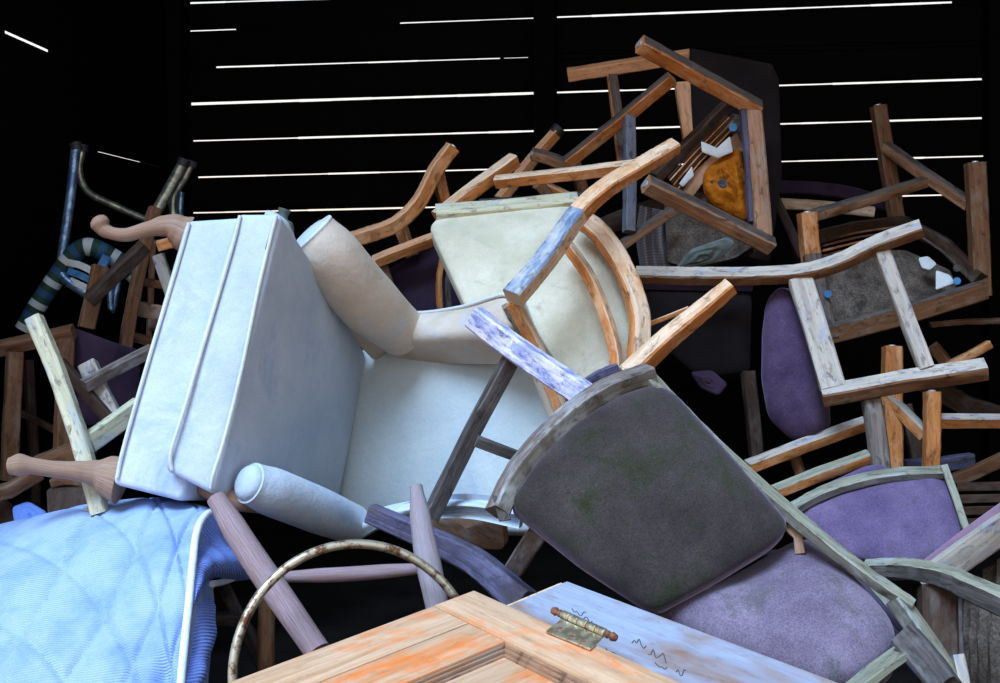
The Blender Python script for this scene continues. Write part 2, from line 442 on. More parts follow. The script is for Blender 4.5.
def mattress_mat(name, c1, c2, c3, ax, freq, amt, dist=0.002):
    m, nt, b = new_mat(name)
    tc = nt.nodes.new('ShaderNodeTexCoord'); sp = nt.nodes.new('ShaderNodeSeparateXYZ'); nt.links.new(tc.outputs['UV'], sp.inputs[0])
    n = noise(nt, tc.outputs['Object'], 6, 5, 0.65)
    r = ramp(nt, [(0.34, c1), (0.55, c2)]); nt.links.new(n.outputs['Fac'], r.inputs[0])
    wv = nt.nodes.new('ShaderNodeTexWave'); wv.inputs['Scale'].default_value = freq; wv.inputs['Distortion'].default_value = 1.2; wv.inputs['Detail'].default_value = 2
    wv.bands_direction = ax; nt.links.new(tc.outputs['UV'], wv.inputs['Vector'])
    k = nt.nodes.new('ShaderNodeMath'); k.operation = 'MULTIPLY'; k.inputs[1].default_value = amt; nt.links.new(wv.outputs['Fac'], k.inputs[0])
    col = mix(nt, k.outputs[0], r.outputs[0], c3)
    nt.links.new(col, b.inputs['Base Color']); b.inputs['Roughness'].default_value = 0.8
    b.inputs['Specular IOR Level'].default_value = 0.2
    bump(nt, b, wv.outputs['Fac'], 0.6, dist)
    return m
M['mattress'] = mattress_mat('quilted pale blue ticking', (0.17, 0.29, 0.64), (0.37, 0.48, 0.70), (0.18, 0.32, 0.72), 'Y', 62, 0.40)
M['mattside'] = mattress_mat('deep blue ribbed ticking', (0.06, 0.16, 0.62), (0.13, 0.28, 0.80), (0.45, 0.52, 0.95), 'Y', 30, 0.7, 0.004)
M['pipingwhite'] = fabric('white piping', (0.70, 0.80, 0.92), (0.85, 0.9, 0.95), sheen=0)
WORLD, SUN, EXPO = 1.1, 6.0, 0.08
# ---------------------------------------------------------------- setting
cam = bpy.data.objects.new('camera', bpy.data.cameras.new('camera')); COL.objects.link(cam)
cam.location = CAM; cam.rotation_euler = (math.pi/2-PITCH, 0, 0)
cam.data.sensor_width = 36; cam.data.lens = F/1000*36; cam.data.clip_start = 0.05
sc.camera = cam
WA, WB = P(185, 300, 4.7), P(985, 300, 4.25)
WD = Vector((WB.x-WA.x, WB.y-WA.y, 0)).normalized(); WN = Vector((WD.y, -WD.x, 0))
if WN.y > 0: WN = -WN
def on_wall(x, y):
    r = FW+RT*((x-500)/F)+UP*((341.5-y)/F)
    t = (WA-CAM).dot(WN)/r.dot(WN); return CAM+r*t
def box_w(bm, q, th):     # quad on wall given thickness away from camera
    v = [bm.verts.new(p) for p in q]+[bm.verts.new(p-WN*th) for p in q]
    for i in ((0, 1, 2, 3), (7, 6, 5, 4), (0, 4, 5, 1), (1, 5, 6, 2), (2, 6, 7, 3), (3, 7, 4, 0)): bm.faces.new([v[k] for k in i])
XL, XR = 150, 1040
gaps = [  # y at x=190, y at x=985, open stretches (x0, x1, half thickness px)
    (-14, -40, []),
    (3, -22, [(190, 375, 1.6)]),
    (31, 1, [(190, 236, 1.3), (400, 536, 1.0), (557, 952, 1.6)]),
    (68, 43, [(216, 500, 1.2), (504, 528, 0.5)]),
    (104, 79, [(191, 536, 2.0), (557, 982, 1.7)]),
    (141, 118, [(193, 536, 1.5), (560, 982, 1.4)]),
    (177.5, 156, [(198, 536, 1.3), (560, 985, 1.3)]),
    (213, 194, [(193, 536, 1.3), (900, 946, 1.4)]),
    (250, 235, []), (287, 275, []), (330, 320, []), (390, 385, [])]
bm = bmesh.new()
def gy(g, x): return g[0]+(g[1]-g[0])*(x-190)/795.0
H = 2.0
for g0, g1 in zip(gaps, gaps[1:]):
    q = [on_wall(XL, gy(g0, XL)+H), on_wall(XR, gy(g0, XR)+H), on_wall(XR, gy(g1, XR)-H), on_wall(XL, gy(g1, XL)-H)]
    box_w(bm, q, 0.006)
top = gaps[0]; q = [on_wall(XL, -420), on_wall(XR, -420), on_wall(XR, gy(top, XR)+1), on_wall(XL, gy(top, XL)+1)]; box_w(bm, q, 0.02)
bot = gaps[-1]; q = [on_wall(XL, gy(bot, XL)), on_wall(XR, gy(bot, XR)), on_wall(XR, 690), on_wall(XL, 690)]; box_w(bm, q, 0.02)
for g in gaps[1:]:
    x = XL
    rng = random.Random(int(g[0]))
    for (a, b, h) in g[2]+[(XR, XR, 0)]:
        if a > x:
            q = [on_wall(x, gy(g, x)-H-2), on_wall(a, gy(g, a)-H-2), on_wall(a, gy(g, a)+H+2), on_wall(x, gy(g, x)+H+2)]
            q = [p-WN*0.0 for p in q]; box_w(bm, q, 0.004)
        # ragged splinters narrowing the open stretch
        k = a
        while k < b:
            e = min(b, k+rng.uniform(25, 70)); hh = h*rng.uniform(0.42, 0.72)
            for s in (-1, 1):
                q = [on_wall(k, gy(g, k)+s*hh), on_wall(e, gy(g, e)+s*hh*rng.uniform(0.85, 1.05)), on_wall(e, gy(g, e)+s*(H+2)), on_wall(k, gy(g, k)+s*(H+2))]
                box_w(bm, q, 0.003)
            k = e
        x = b
struct('wall_back', bm, 'wallwood')
for n_, (x0, x1) in enumerate(((536.5, 557), (150, 190), (983, 1010))):
    bm = bmesh.new(); q = [on_wall(x0, -420)+WN*0.09, on_wall(x1, -420)+WN*0.09, on_wall(x1, 690)+WN*0.09, on_wall(x0, 690)+WN*0.09]
    box_w(bm, q, 0.088); struct('trim_%d' % (n_+1), bm, 'wallwood')
# left wall of boards with thin slits
LX = WA.x-0.03
def lw(x, y):
    r = FW+RT*((x-500)/F)+UP*((341.5-y)/F); return CAM+r*((LX-CAM.x)/r.x)
bm = bmesh.new()
def lbox(y0, y1, z0, z1, th=0.012):
    v = [bm.verts.new((LX-t, y, z)) for t in (0, th) for y, z in ((y0, z0), (y1, z0), (y1, z1), (y0, z1))]
    for i in ((0, 1, 2, 3), (7, 6, 5, 4), (0, 4, 5, 1), (1, 5, 6, 2), (2, 6, 7, 3), (3, 7, 4, 0)): bm.faces.new([v[k] for k in i])
slits = [(lw(5, 33), lw(52, 50), 0.012), (lw(60, 0), lw(150, 52), 0.0032), (lw(98, 149), lw(162, 169), 0.0045)]
slits = sorted([((a.z+b.z)/2, a.y, b.y, h) for a, b, h in slits])
z = 0.0; Y0, Y1 = 1.9, 4.75
for zc, ya, yb, h in slits:
    lbox(Y0, Y1, z, zc-h/2); lbox(Y0, ya, zc-h/2, zc+h/2); lbox(yb, Y1, zc-h/2, zc+h/2); z = zc+h/2
lbox(Y0, Y1, z, 3.3)
struct('wall_left', bm, 'wallwood')
def slab(name, lo, hi, mat):
    bm = bmesh.new(); bmesh.ops.create_cube(bm, size=1)
    for v in bm.verts: v.co = Vector([(lo[i]+hi[i])/2+v.co[i]*(hi[i]-lo[i]) for i in range(3)])
    return struct(name, bm, mat)
slab('wall_right', (WB.x+0.06, 1.2, 0), (WB.x+0.1, 4.4, 3.3), 'wallwood')
slab('floor', (LX-0.02, -1.5, -0.05), (WB.x+0.1, 4.8, 0.0), 'earth')
slab('ceiling', (LX-0.02, 1.6, 3.25), (WB.x+0.1, 4.8, 3.3), 'wallwood')  # unseen; its front edge is set to shade the rear of the pile

# ---------------------------------------------------------------- wing armchair
t = Thing('wing_armchair', 'large pale blue-white upholstered wing armchair tipped over with carved wooden legs pointing left', 'armchair')
Dv = Vector((.10, .50, -.10))
fb = PP([(185, 221, 2.27), (246, 217, 2.25), (182, 502, 2.13), (110, 484, 2.15)])
t.part('seat_base', hexa(fb, [p+Dv for p in fb], 0.013, 4, sub=5, bulge=0.004), 'cream')
fc_ = PP([(237, 213, 2.235), (281, 212, 2.22), (212, 494, 2.10), (163, 468, 2.115)])
bc = PP([(285, 300, 2.72), (366, 356, 2.70), (336, 515, 2.60), (290, 520, 2.62)])
ear = pad([(272, 214, 2.26), (287, 219, 2.27), (295, 236, 2.30), (297, 258, 2.33), (293, 288, 2.38), (268, 262, 2.28)], 0.03, 0.012, 0.015)
cu = t.part('seat_cushion', hexa(fc_, bc, 0.018, 5, sub=6, bulge=0.010), 'cream')
t.part('cushion_corner', ear, 'cream', cu)
t.part('piping', tube([(276, 216, 2.216), (270, 240, 2.205), (258, 290, 2.18), (241, 372, 2.142), (224, 440, 2.108), (214, 472, 2.093), (211, 488, 2.098)], 0.0035, n=8), 'piping', cu)
t.part('piping', tube([(240, 216, 2.228), (234, 240, 2.212), (222, 282, 2.19), (204, 342, 2.16), (184, 410, 2.128), (171, 452, 2.112), (172, 470, 2.112)], 0.0035, n=8), 'piping', cu)
t.part('piping', tube([(189, 223, 2.262), (178, 262, 2.243), (150, 355, 2.20), (124, 446, 2.16), (117, 478, 2.148)], 0.0035, n=8), 'piping', 0)
# backrest
fk = PP([(352, 352, 2.72), (553, 352, 2.52), (572, 535, 2.46), (328, 520, 2.63)])
t.part('backrest', hexa(fk, [p+Vector((.03, .20, -.04)) for p in fk], 0.02, 4, sub=6, bulge=0.02), 'creamback')
# upper arm and wing
arm = [(312, 238, 2.41), (332, 259, 2.425), (366, 300, 2.51), (403, 333, 2.62)]
a1 = t.part('arm', tube(arm, 1, radii=[.058, .064, .066, .056], n=26), 'creamtan')
t.part('arm_panel', hexa([(330, 290, 2.45), (395, 345, 2.62), (372, 362, 2.68), (306, 290, 2.5)], [(355, 265, 2.5), (415, 320, 2.68), (400, 350, 2.74), (330, 290, 2.5)], 0.01, 2), 'creamtan', a1)
pa, pb = P(*arm[0]), P(*arm[1]); ax = (pa-pb).normalized(); AU = ax.orthogonal().normalized(); AV = ax.cross(AU)
t.part('arm_front', pad([pa+ax*.004+(AU*math.cos(k)*.053+AV*math.sin(k)*.053) for k in [i*math.pi/6 for i in range(12)]], 0.01, 0.014, 0.02), 'cream', a1)
t.part('piping', tube([pa+ax*.006+(AU*math.cos(k)*.055+AV*math.sin(k)*.055) for k in [i*math.pi/6 for i in range(12)]], 0.004, closed=True, n=8), 'piping', a1)
wg = [[(404, 312, 2.66), (430, 311, 2.60), (465, 305, 2.53), (500, 294, 2.45), (510, 297, 2.44)],
      [(403, 322, 2.60), (430, 322, 2.54), (467, 318, 2.47), (502, 312, 2.38), (516, 314, 2.38)],
      [(404, 340, 2.58), (430, 340, 2.53), (467, 338, 2.46), (504, 336, 2.38), (522, 338, 2.39)],
      [(396, 358, 2.66), (430, 362, 2.62), (467, 364, 2.56), (506, 364, 2.48), (530, 366, 2.46)]]
w1 = t.part('wing', surf(wg, 6, 6, thick=0.05), 'creamtan')
t.part('piping', tube([(404, 313, 2.645), (430, 312, 2.59), (465, 306, 2.515), (500, 295, 2.43), (509, 297, 2.42)], 0.004, n=8), 'piping', w1)
t.part('piping', tube([(406, 312, 2.60), (404, 326, 2.555), (408, 340, 2.56)], 0.003, n=8), 'piping', w1)
t.part('back_edge', tube([(500, 298, 2.45), (520, 330, 2.43), (545, 380, 2.41), (562, 430, 2.40)], 1, radii=[.014, .02, .022, .02], n=14), 'creamtan', None, 'tan outer edge of the backrest')
# lower arm and wing
arm2 = [(250, 483, 2.14), (275, 493, 2.18), (315, 509, 2.27), (352, 524, 2.38)]
a2 = t.part('arm', tube(arm2, 1, radii=[.038, .044, .044, .040], n=26), 'cream')
pa, pb = P(*arm2[0]), P(*arm2[1]); ax = (pa-pb).normalized(); AU = ax.orthogonal().normalized(); AV = ax.cross(AU)
t.part('arm_front', pad([pa+ax*.003+(AU*math.cos(k)*.034+AV*math.sin(k)*.034) for k in [i*math.pi/6 for i in range(12)]], 0.01, 0.016, 0.02), 'cream', a2)
w2g = [[(352, 524, 2.40), (380, 508, 2.36), (420, 500, 2.30), (470, 498, 2.24), (520, 508, 2.20)],
       [(350, 532, 2.36), (380, 516, 2.31), (420, 507, 2.25), (470, 505, 2.19), (520, 514, 2.15)],
       [(352, 545, 2.38), (380, 527, 2.32), (420, 516, 2.27), (470, 512, 2.21), (520, 522, 2.17)]]
w2 = t.part('wing', surf(w2g, 6, 6, thick=0.03), 'cream')
t.part('wing_lining', pad([(412, 524, 2.40), (440, 513, 2.34), (475, 511, 2.30), (502, 518, 2.26), (505, 550, 2.30), (460, 548, 2.36)], 0.02, 0.005, 0.02), 'teak', w2, 'brown outer side of the lower wing')  # underside of the wing given a brown tone
# carved legs
t.part('leg', tube([(186, 234, 2.31), (168, 226, 2.30), (145, 230, 2.29), (125, 235, 2.28), (106, 231, 2.28), (99, 222, 2.28), (96, 218, 2.28)], 1,
       radii=[.036, .028, .020, .015, .0135, .013, .012, .014, .0185, .016, .010], n=18), 'teak', None, 'carved cabriole leg of grey brown wood')
t.part('leg', tube([(122, 480, 2.20), (100, 474, 2.20), (78, 471, 2.19), (52, 469, 2.18), (26, 465, 2.17), (10, 466, 2.17)], 1,
       radii=[.046, .038, .024, .019, .016, .015, .015, .021, .016], n=18), 'teak', None, 'carved cabriole leg of grey brown wood')
t.part('leg', tube([(250, 330, 2.84), (190, 320, 2.84), (150, 325, 2.84)], 1, radii=[.03, .022, .016]), 'teak')
t.part('leg', tube([(200, 486, 2.20), (235, 500, 2.16), (262, 505, 2.2)], 1, radii=[.016, .018, .016]), 'teak')
t.done()

# ---------------------------------------------------------------- mattress
t = Thing('quilted_mattress', 'pale blue quilted mattress slumped in the lower left corner with white piping', 'mattress')
rows = [[(-75, 600, 2.6), (0, 545, 2.6), (100, 530, 2.6), (170, 525, 2.55), (214, 524, 2.5)],
        [(-130, 556, 2.34), (0, 526, 2.32), (100, 504, 2.32), (165, 500, 2.28), (214, 510, 2.20)],
        [(-150, 600, 2.12), (0, 562, 2.10), (95, 540, 2.10), (158, 532, 2.07), (197, 531, 2.05)],
        [(-180, 680, 1.92), (0, 632, 1.91), (92, 618, 1.91), (152, 607, 1.90), (190, 600, 1.90)],
        [(-190, 790, 1.80), (0, 725, 1.78), (90, 714, 1.78), (150, 706, 1.78), (181, 700, 1.78)],
        [(-200, 960, 1.74), (0, 860, 1.72), (90, 850, 1.72), (150, 840, 1.72), (176, 830, 1.72)]]
def quilt(u, v):
    a = u*8.5+v*6.0+0.25*math.sin(v*9); b = u*8.5-v*7.5+0.2*math.sin(u*7)
    q = min(abs(math.sin(a*math.pi*0.5)), abs(math.sin(b*math.pi*0.5)))
    edge = min(1, (1-u)*12)
    dent = -0.02*math.exp(-((u-.83)**2*300+(v-.75)**2*900))
    return (0.0085*min(1, q*3.2)**0.5-0.005)*edge+0.004*math.sin(u*23+v*5)*math.sin(v*17)+dent
def quiltrib(u, v): return quilt(u, v)
top = t.part('quilted_top', surf(rows, 30, 30, quilt, 0.12), 'mattress')
t.part('piping', tube([(215, 524, 2.45), (216, 512, 2.2), (205, 516, 2.11), (197, 532, 2.03), (193, 560, 1.96), (189, 602, 1.885), (184, 650, 1.81), (180, 702, 1.76), (176, 832, 1.70)], 0.0065, n=10), 'pipingwhite')
def rib(u, v): return 0.004*math.sin(v*60+2*math.sin(u*6))*0.5+0.012*math.sin(u*5+v*14)
band = [[(214, 514, 2.24), (232, 520, 2.26), (250, 535, 2.30), (262, 555, 2.36)],
        [(207, 517, 2.13), (228, 528, 2.17), (246, 548, 2.22), (256, 566, 2.30)],
        [(197, 534, 2.05), (215, 545, 2.08), (232, 562, 2.12), (242, 580, 2.2)],
        [(193, 562, 1.97), (202, 568, 1.99), (210, 576, 2.02), (216, 584, 2.08)],
        [(189, 602, 1.90), (197, 603, 1.92), (205, 605, 1.94), (212, 608, 2.0)],
        [(184, 650, 1.83), (192, 651, 1.85), (200, 652, 1.87), (206, 654, 1.93)],
        [(180, 702, 1.78), (188, 703, 1.80), (196, 704, 1.82), (202, 706, 1.88)],
        [(176, 832, 1.72), (184, 833, 1.74), (192, 834, 1.76), (198, 836, 1.82)]]
bd = t.part('side_band', surf(band, 8, 8, rib, 0.012), 'mattside', None, 'deep blue ribbed side band')
t.part('piping', tube([(212, 584, 2.05), (222, 582, 2.12), (236, 577, 2.18), (250, 572, 2.26)], 0.006, n=8), 'pipingwhite', bd)
t.done()

# ---------------------------------------------------------------- panelled door
O = P(474, 590, 1.75); E1 = (P(225, 683, 1.50)-O).normalized(); E2 = (P(666, 683, 1.45)-O); E2 = (E2-E1*E2.dot(E1)).normalized()
DN = E1.cross(E2); DN = DN if DN.z > 0 else -DN
def dbox(a0, a1, b0, b1, h0, h1, bev=0.002, o=None):
    o = o or O; q = lambda a, b, h: o+E1*a+E2*b+DN*h
    return hexa([q(a0, b0, h1), q(a1, b0, h1), q(a1, b1, h1), q(a0, b1, h1)], [q(a0, b0, h0), q(a1, b0, h0), q(a1, b1, h0), q(a0, b1, h0)], bev, 2)
def along(bm, E):      # grain runs along E
    uvl = bm.loops.layers.uv.verify(); G = E.cross(DN)
    for f in bm.faces:
        for l in f.loops: l[uvl].uv = ((l.vert.co-O).dot(E), (l.vert.co-O).dot(G)+(l.vert.co-O).dot(DN))
    return bm
t = Thing('panelled_door', 'stripped orange pine panelled door lying across the bottom foreground with brass hinge', 'door')
t.part('stile', along(dbox(0, .074, 0, .80, -.035, 0), E2), 'pine')
t.part('rail', along(dbox(.075, .95, 0.0, .080, -.035, -0.0005), E1), 'pine')
t.part('rail', along(dbox(.075, .95, .0815, .158, -.034, -0.001), E1), 'pine')
mo = bmesh.new()
for k, (dd, hh) in enumerate(((0.0, -.004), (.005, -.007), (.010, -.011))):
    for bmx in (along(dbox(.075+dd, .95, .159+dd, .163+dd, -.034, hh, 0.001), E1), along(dbox(.075+dd, .079+dd, .159+dd, .80, -.034, hh, 0.001), E2)):
        me = bpy.data.meshes.new('t'); bmx.to_mesh(me); bmx.free(); mo.from_mesh(me); bpy.data.meshes.remove(me)
t.part('moulding', mo, 'mid')
t.part('panel', along(dbox(.089, .95, .172, .80, -.034, -.014), E1), 'pine')
# hinge
def door_pt(x, y, h=0):
    r = FW+RT*((x-500)/F)+UP*((341.5-y)/F); return CAM+r*((O-CAM).dot(DN)/r.dot(DN))+DN*h
hp = [door_pt(546, 634), door_pt(561, 622), door_pt(603, 640), door_pt(590, 652)]
hg = t.part('hinge', hexa([p+DN*.005 for p in hp], [p+DN*.001 for p in hp], 0.001, 1), 'brass', None, 'tarnished brass butt hinge')
A, B = door_pt(562, 619, .007), door_pt(606, 638.5, .007)
bb = bmesh.new(); n_ = 5
for k in range(n_):
    sweep(bb, [A.lerp(B, (k+.03)/n_), A.lerp(B, (k+.12)/n_), A.lerp(B, (k+.88)/n_), A.lerp(B, (k+.97)/n_)], circ(.0062, 14), DN, [.8, 1, 1, .8])
t.part('barrel', bb, 'brass', hg)
ax = (B-A).normalized()
for Q, s in ((A, -1), (B, 1)):
    bf = bmesh.new(); sweep(bf, [Q, Q+ax*s*.004, Q+ax*s*.007, Q+ax*s*.012, Q+ax*s*.018, Q+ax*s*.021], circ(.0062, 12), DN, [.6, .9, .5, 1.0, .8, .2])
    t.part('finial', bf, 'rust', hg)
for (x, y) in ((560, 632), (571, 640), (583, 645)):
    t.part('screw', disc(door_pt(x, y, .004), DN, .0032, .0022), 'rust', hg)
t.done()
# ---------------------------------------------------------------- painted board
t = Thing('painted_board', 'white painted wooden board with faint handwriting lying under the pine door', 'board')
def under(x, y, h=-.045):
    r = FW+RT*((x-500)/F)+UP*((341.5-y)/F); return CAM+r*((O+DN*h-CAM).dot(DN)/r.dot(DN))
O2 = under(567, 581); f2 = (under(840, 683)-O2).normalized()
g2 = (E1-f2*E1.dot(f2)).normalized(); n2 = g2.cross(f2); n2 = n2 if n2.z > 0 else -n2
def wq(a, b, h): return O2+g2*a+f2*b+n2*h
def wbox(a0, a1, b0, b1, h0, h1):
    bm = hexa([wq(a0, b0, h1), wq(a1, b0, h1), wq(a1, b1, h1), wq(a0, b1, h1)], [wq(a0, b0, h0), wq(a1, b0, h0), wq(a1, b1, h0), wq(a0, b1, h0)], .0015, 1)
    uvl = bm.loops.layers.uv.verify()
    for f in bm.faces:
        for l in f.loops: l[uvl].uv = ((l.vert.co-O2).dot(f2), (l.vert.co-O2).dot(g2)+(l.vert.co-O2).dot(n2))
    return bm
t.part('painted_face', wbox(0, .40, 0.0, .95, -.004, 0), 'paintedboard')
t.part('timber_core', wbox(0.002, .42, -.012, .95, -.03, -.0045), 'pine2')
rr = random.Random(3)
def scribble(x, y, w, h, k):
    pts = []
    for i in range(k):
        px = x+w*i/(k-1); py = y+(w*0.42)*i/(k-1)+rr.uniform(-h, h)
        r = FW+RT*((px-500)/F)+UP*((341.5-py)/F); pts.append(CAM+r*((O2-CAM).dot(n2)/r.dot(n2))+n2*.0006)
    ink = bmesh.new(); c = catmull(pts, 4); sweep(ink, c, circ(.0007, 4), n2); t.part('handwriting', ink, 'ink')
for s in ((572, 611, 14, 4, 7), (583, 618, 9, 3, 5), (632, 640, 14, 5, 7), (648, 652, 18, 5, 8), (655, 663, 12, 3, 6), (676, 670, 10, 4, 6), (606, 650, 10, 2, 4)): scribble(*s)
t.done()
PILE = 'broken wooden chairs in the pile'
def leg(t, pts, w, th, roll, mat, name='leg', tipmat=None, label=None, g=True, taper=None, parent=None):
    k = t.part(name, bar(pts, w, th, roll, taper=taper), mat, parent, label)
    if g: glide(t, k, pts[0], pts[1])
    return k

# ---------- big grey-green seat in the foreground, its legs pointing away up-left
t = Thing('dining_chair', 'large foreground chair with mouldy grey-green seat facing out and weathered blue leg over the armchair', 'chair', PILE)
SG = [(508, 505, 1.93), (540, 458, 1.97), (580, 420, 2.00), (620, 396, 2.03), (655, 385, 2.05), (675, 394, 2.04), (730, 455, 1.96), (790, 525, 1.88), (775, 543, 1.86), (715, 580, 1.84), (655, 612, 1.84), (580, 563, 1.88)]
st = t.part('seat', pad(SG, 0.03, 0.045, 0.02, power=2.2, shape=0.5), 'greenseat')
t.part('seat_rail', bar([(497, 512, 1.93), (520, 468, 1.97), (560, 424, 2.0), (603, 392, 2.03), (650, 373, 2.06)], .030, .045, 22), ('railbrown', 'grey'), None, 'weathered curved front rail of the seat')
t.part('seat_rail', bar([(645, 376, 2.06), (720, 452, 1.98), (800, 522, 1.88), (860, 570, 1.83), (912, 606, 1.80)], .020, .034, -25, taper=(1.05, .75)), ('railbrown', 'mossy'), None, 'long green tinged side rail')
t.part('seat_rail', bar([(520, 512, 1.99), (580, 556, 1.95), (652, 600, 1.91)], .02, .03, 0), 'dgrey')
t.part('back_post', bar([(895, 598, 1.81), (925, 640, 1.79), (968, 702, 1.76)], .024, .034, -25), ('railbrown', 'mossy'))
t.part('corner_block', hexa([(492, 494, 1.92), (504, 500, 1.92), (512, 520, 1.91), (499, 522, 1.91)], [(492, 494, 1.97), (504, 500, 1.97), (512, 520, 1.96), (499, 522, 1.96)], .003), 'dgrey')
leg(t, [(474, 317, 2.20), (505, 341, 2.17), (550, 372, 2.12), (600, 405, 2.06)], .042, .034, 18, 'blue', g=False, label='leg with worn blue paint')
leg(t, [(370, 513, 2.17), (425, 537, 2.13), (475, 562, 2.07), (525, 604, 2.00)], .040, .034, 18, 'violet', g=False, taper=(.85, 1.2))
t.part('stretcher', bar([(515, 352, 2.18), (472, 432, 2.20), (430, 518, 2.18)], .030, .022, -25, smooth=False), 'dgrey')
t.part('stretcher', bar([(476, 441, 2.19), (500, 450, 2.20), (545, 466, 2.24)], .020, .016, 15, smooth=False), 'dgrey')
leg(t, [(618, 374, 2.16), (600, 382, 2.14), (580, 395, 2.1)], .04, .02, 10, 'violet', g=False)
leg(t, [(540, 530, 2.0), (520, 560, 2.06), (502, 590, 2.12)], .034, .026, 0, 'grey', g=False)
t.done()

# ---------- cream seated armchair, upside down in the middle
t = Thing('bentwood_armchair', 'overturned armchair with cream vinyl seat and pale curved bentwood arms in the middle', 'armchair', PILE)
CS = [(429, 228, 2.62), (440, 216, 2.66), (576, 204, 2.66), (558, 235, 2.60), (520, 292, 2.52), (500, 318, 2.50), (468, 312, 2.52)]
t.part('seat', pad(CS, 0.05, 0.02, 0.02, power=4), 'creamgreen')
t.part('seat_rail', bar([(436, 213, 2.65), (505, 208, 2.66), (578, 200, 2.66)], .024, .04, 35, smooth=False), 'yellow')
BK = [(575, 222, 2.56), (600, 243, 2.56), (622, 280, 2.54), (634, 325, 2.50), (630, 372, 2.46), (600, 395, 2.44), (562, 372, 2.44), (536, 330, 2.46), (522, 292, 2.50), (545, 250, 2.54)]
t.part('backrest', pad(BK, 0.035, 0.012, 0.03), 'creamgreen')
t.part('back_frame', bar([(578, 216, 2.50), (602, 236, 2.50), (625, 272, 2.48), (639, 315, 2.45), (638, 352, 2.42), (634, 380, 2.40)], .040, .03, 22), ('orange', 'pale'), None, 'outer curved bentwood frame')
t.part('back_frame', bar([(566, 244, 2.47), (588, 275, 2.45), (605, 315, 2.42), (615, 350, 2.40), (617, 374, 2.38)], .020, .03, 20), ('orange', 'pale'), None, 'inner curved bentwood frame')
ARM = catmull(PP([(675, 146, 2.52), (640, 167, 2.48), (606, 188, 2.44), (578, 214, 2.40), (548, 256, 2.35), (513, 298, 2.30)]), 6)
aref = ((ARM[0]+ARM[-1])*0.5-CAM).normalized()
ka = t.part('arm', bar(ARM[:19], .034, .036, 52, taper=(.85, 1.02), ref=aref), ('orange', 'pale'), None, 'pale curved arm with blue worn end')
t.part('worn_end', bar(ARM[18:], .034, .036, 52, taper=(1.02, 1.12), ref=aref), ('pale', 'bluewear'), ka, 'blue worn end of the arm')
t.part('arm', bar([(512, 302, 2.33), (535, 345, 2.36), (562, 412, 2.38)], .022, .03, 25), ('orange', 'pale'))
t.part('arm', bar([(505, 306, 2.37), (527, 350, 2.40), (551, 412, 2.42)], .012, .03, 0), 'mossy')
t.part('leg', bar([(731, 286, 2.34), (700, 312, 2.34), (665, 341, 2.34), (628, 376, 2.34)], .032, .032, 50, taper=(.9, 1.25)), ('orange', 'pale'))
t.part('leg', bar([(515, 160, 2.78), (480, 185, 2.74), (437, 218, 2.70)], .032, .03, -30, smooth=False), ('orange', 'pale'))
t.part('stretcher', bar([(496, 182, 2.72), (560, 175, 2.66), (640, 166, 2.56)], .026, .022, 28, smooth=False), ('orange', 'pale'))
t.part('stretcher', bar([(638, 328, 2.5), (660, 320, 2.52), (688, 309, 2.54)], .010, .012, 0, smooth=False), ('orange', 'pale'))
t.done()

# ---------- chair lying on its side at the top of the heap
t = Thing('dining_chair', 'topmost chair lying on its side with torn underside showing springs and rotted orange foam', 'chair', PILE)
leg(t, [(640, 44, 2.72), (700, 77, 2.78), (758, 109, 2.84)], .036, .034, 32, ('orange', 'umber'))
leg(t, [(646, 184, 2.64), (705, 213, 2.70), (771, 246, 2.76)], .036, .034, 30, ('mid', 'umber'))
leg(t, [(532, 154, 3.02), (548, 158, 3.03), (574, 168, 3.05)], .028, .028, 20, ('mid', 'umber'))
leg(t, [(568, 75, 3.12), (620, 67, 3.10), (690, 56, 3.06)], .032, .028, 20, 'tanwood', g=False)
t.part('stretcher', bar([(568, 162, 3.0), (615, 125, 2.93), (672, 78, 2.84)], .030, .026, -32, smooth=False), ('orange', 'umber'))
t.part('stretcher', bar([(629, 117, 2.90), (630, 170, 2.86), (629, 232, 2.82)], .026, .026, 25, smooth=False), 'greyblue')
t.part('stretcher', bar([(612, 76, 3.06), (617, 115, 3.02), (624, 170, 2.98)], .026, .022, 10, smooth=False), ('orange', 'umber'))
t.part('stretcher', bar([(672, 211, 2.86), (645, 229, 2.84), (618, 248, 2.82)], .022, .022, 25, smooth=False), ('mid', 'umber'))
t.part('seat_rail', bar([(752, 108, 2.84), (758, 175, 2.81), (764, 250, 2.77)], .040, .036, 14, smooth=False), 'mid')
t.part('seat_rail', bar([(743, 110, 2.83), (748, 160, 2.81), (752, 222, 2.79)], .016, .02, 20, smooth=False), 'violet')
t.part('seat_rail', bar([(727, 106, 2.92), (695, 138, 2.90), (655, 178, 2.88)], .028, .03, -25, smooth=False), 'dbrown')
t.part('seat_rail', bar([(684, 84, 3.0), (688, 115, 2.98), (694, 150, 2.96)], .045, .03, 12, smooth=False), 'tanwood')
t.part('backrest', pad([(690, 48, 3.0), (772, 64, 2.98), (779, 80, 2.97), (782, 175, 2.92), (770, 262, 2.86), (716, 250, 2.9), (692, 150, 2.95)], .05, .012, .006, power=8), 'blackpurple')
t.part('seat_lining', pad([(726, 112, 2.93), (752, 118, 2.92), (762, 240, 2.86), (735, 258, 2.86), (690, 268, 2.88), (668, 262, 2.9), (664, 205, 2.93), (690, 150, 2.94)], .03, .0, .01), 'burlap', None, 'torn hessian seat underside')
for k in range(6):
    f = k/5.0
    t.part('webbing_slat', bar([(727+f*9, 116+f*9, 2.895), (692+f*8, 152+f*10, 2.88), (668+f*9, 178+f*12, 2.87)], .0035, .008, 0, smooth=False), 'orange' if k % 2 else 'dbrown')
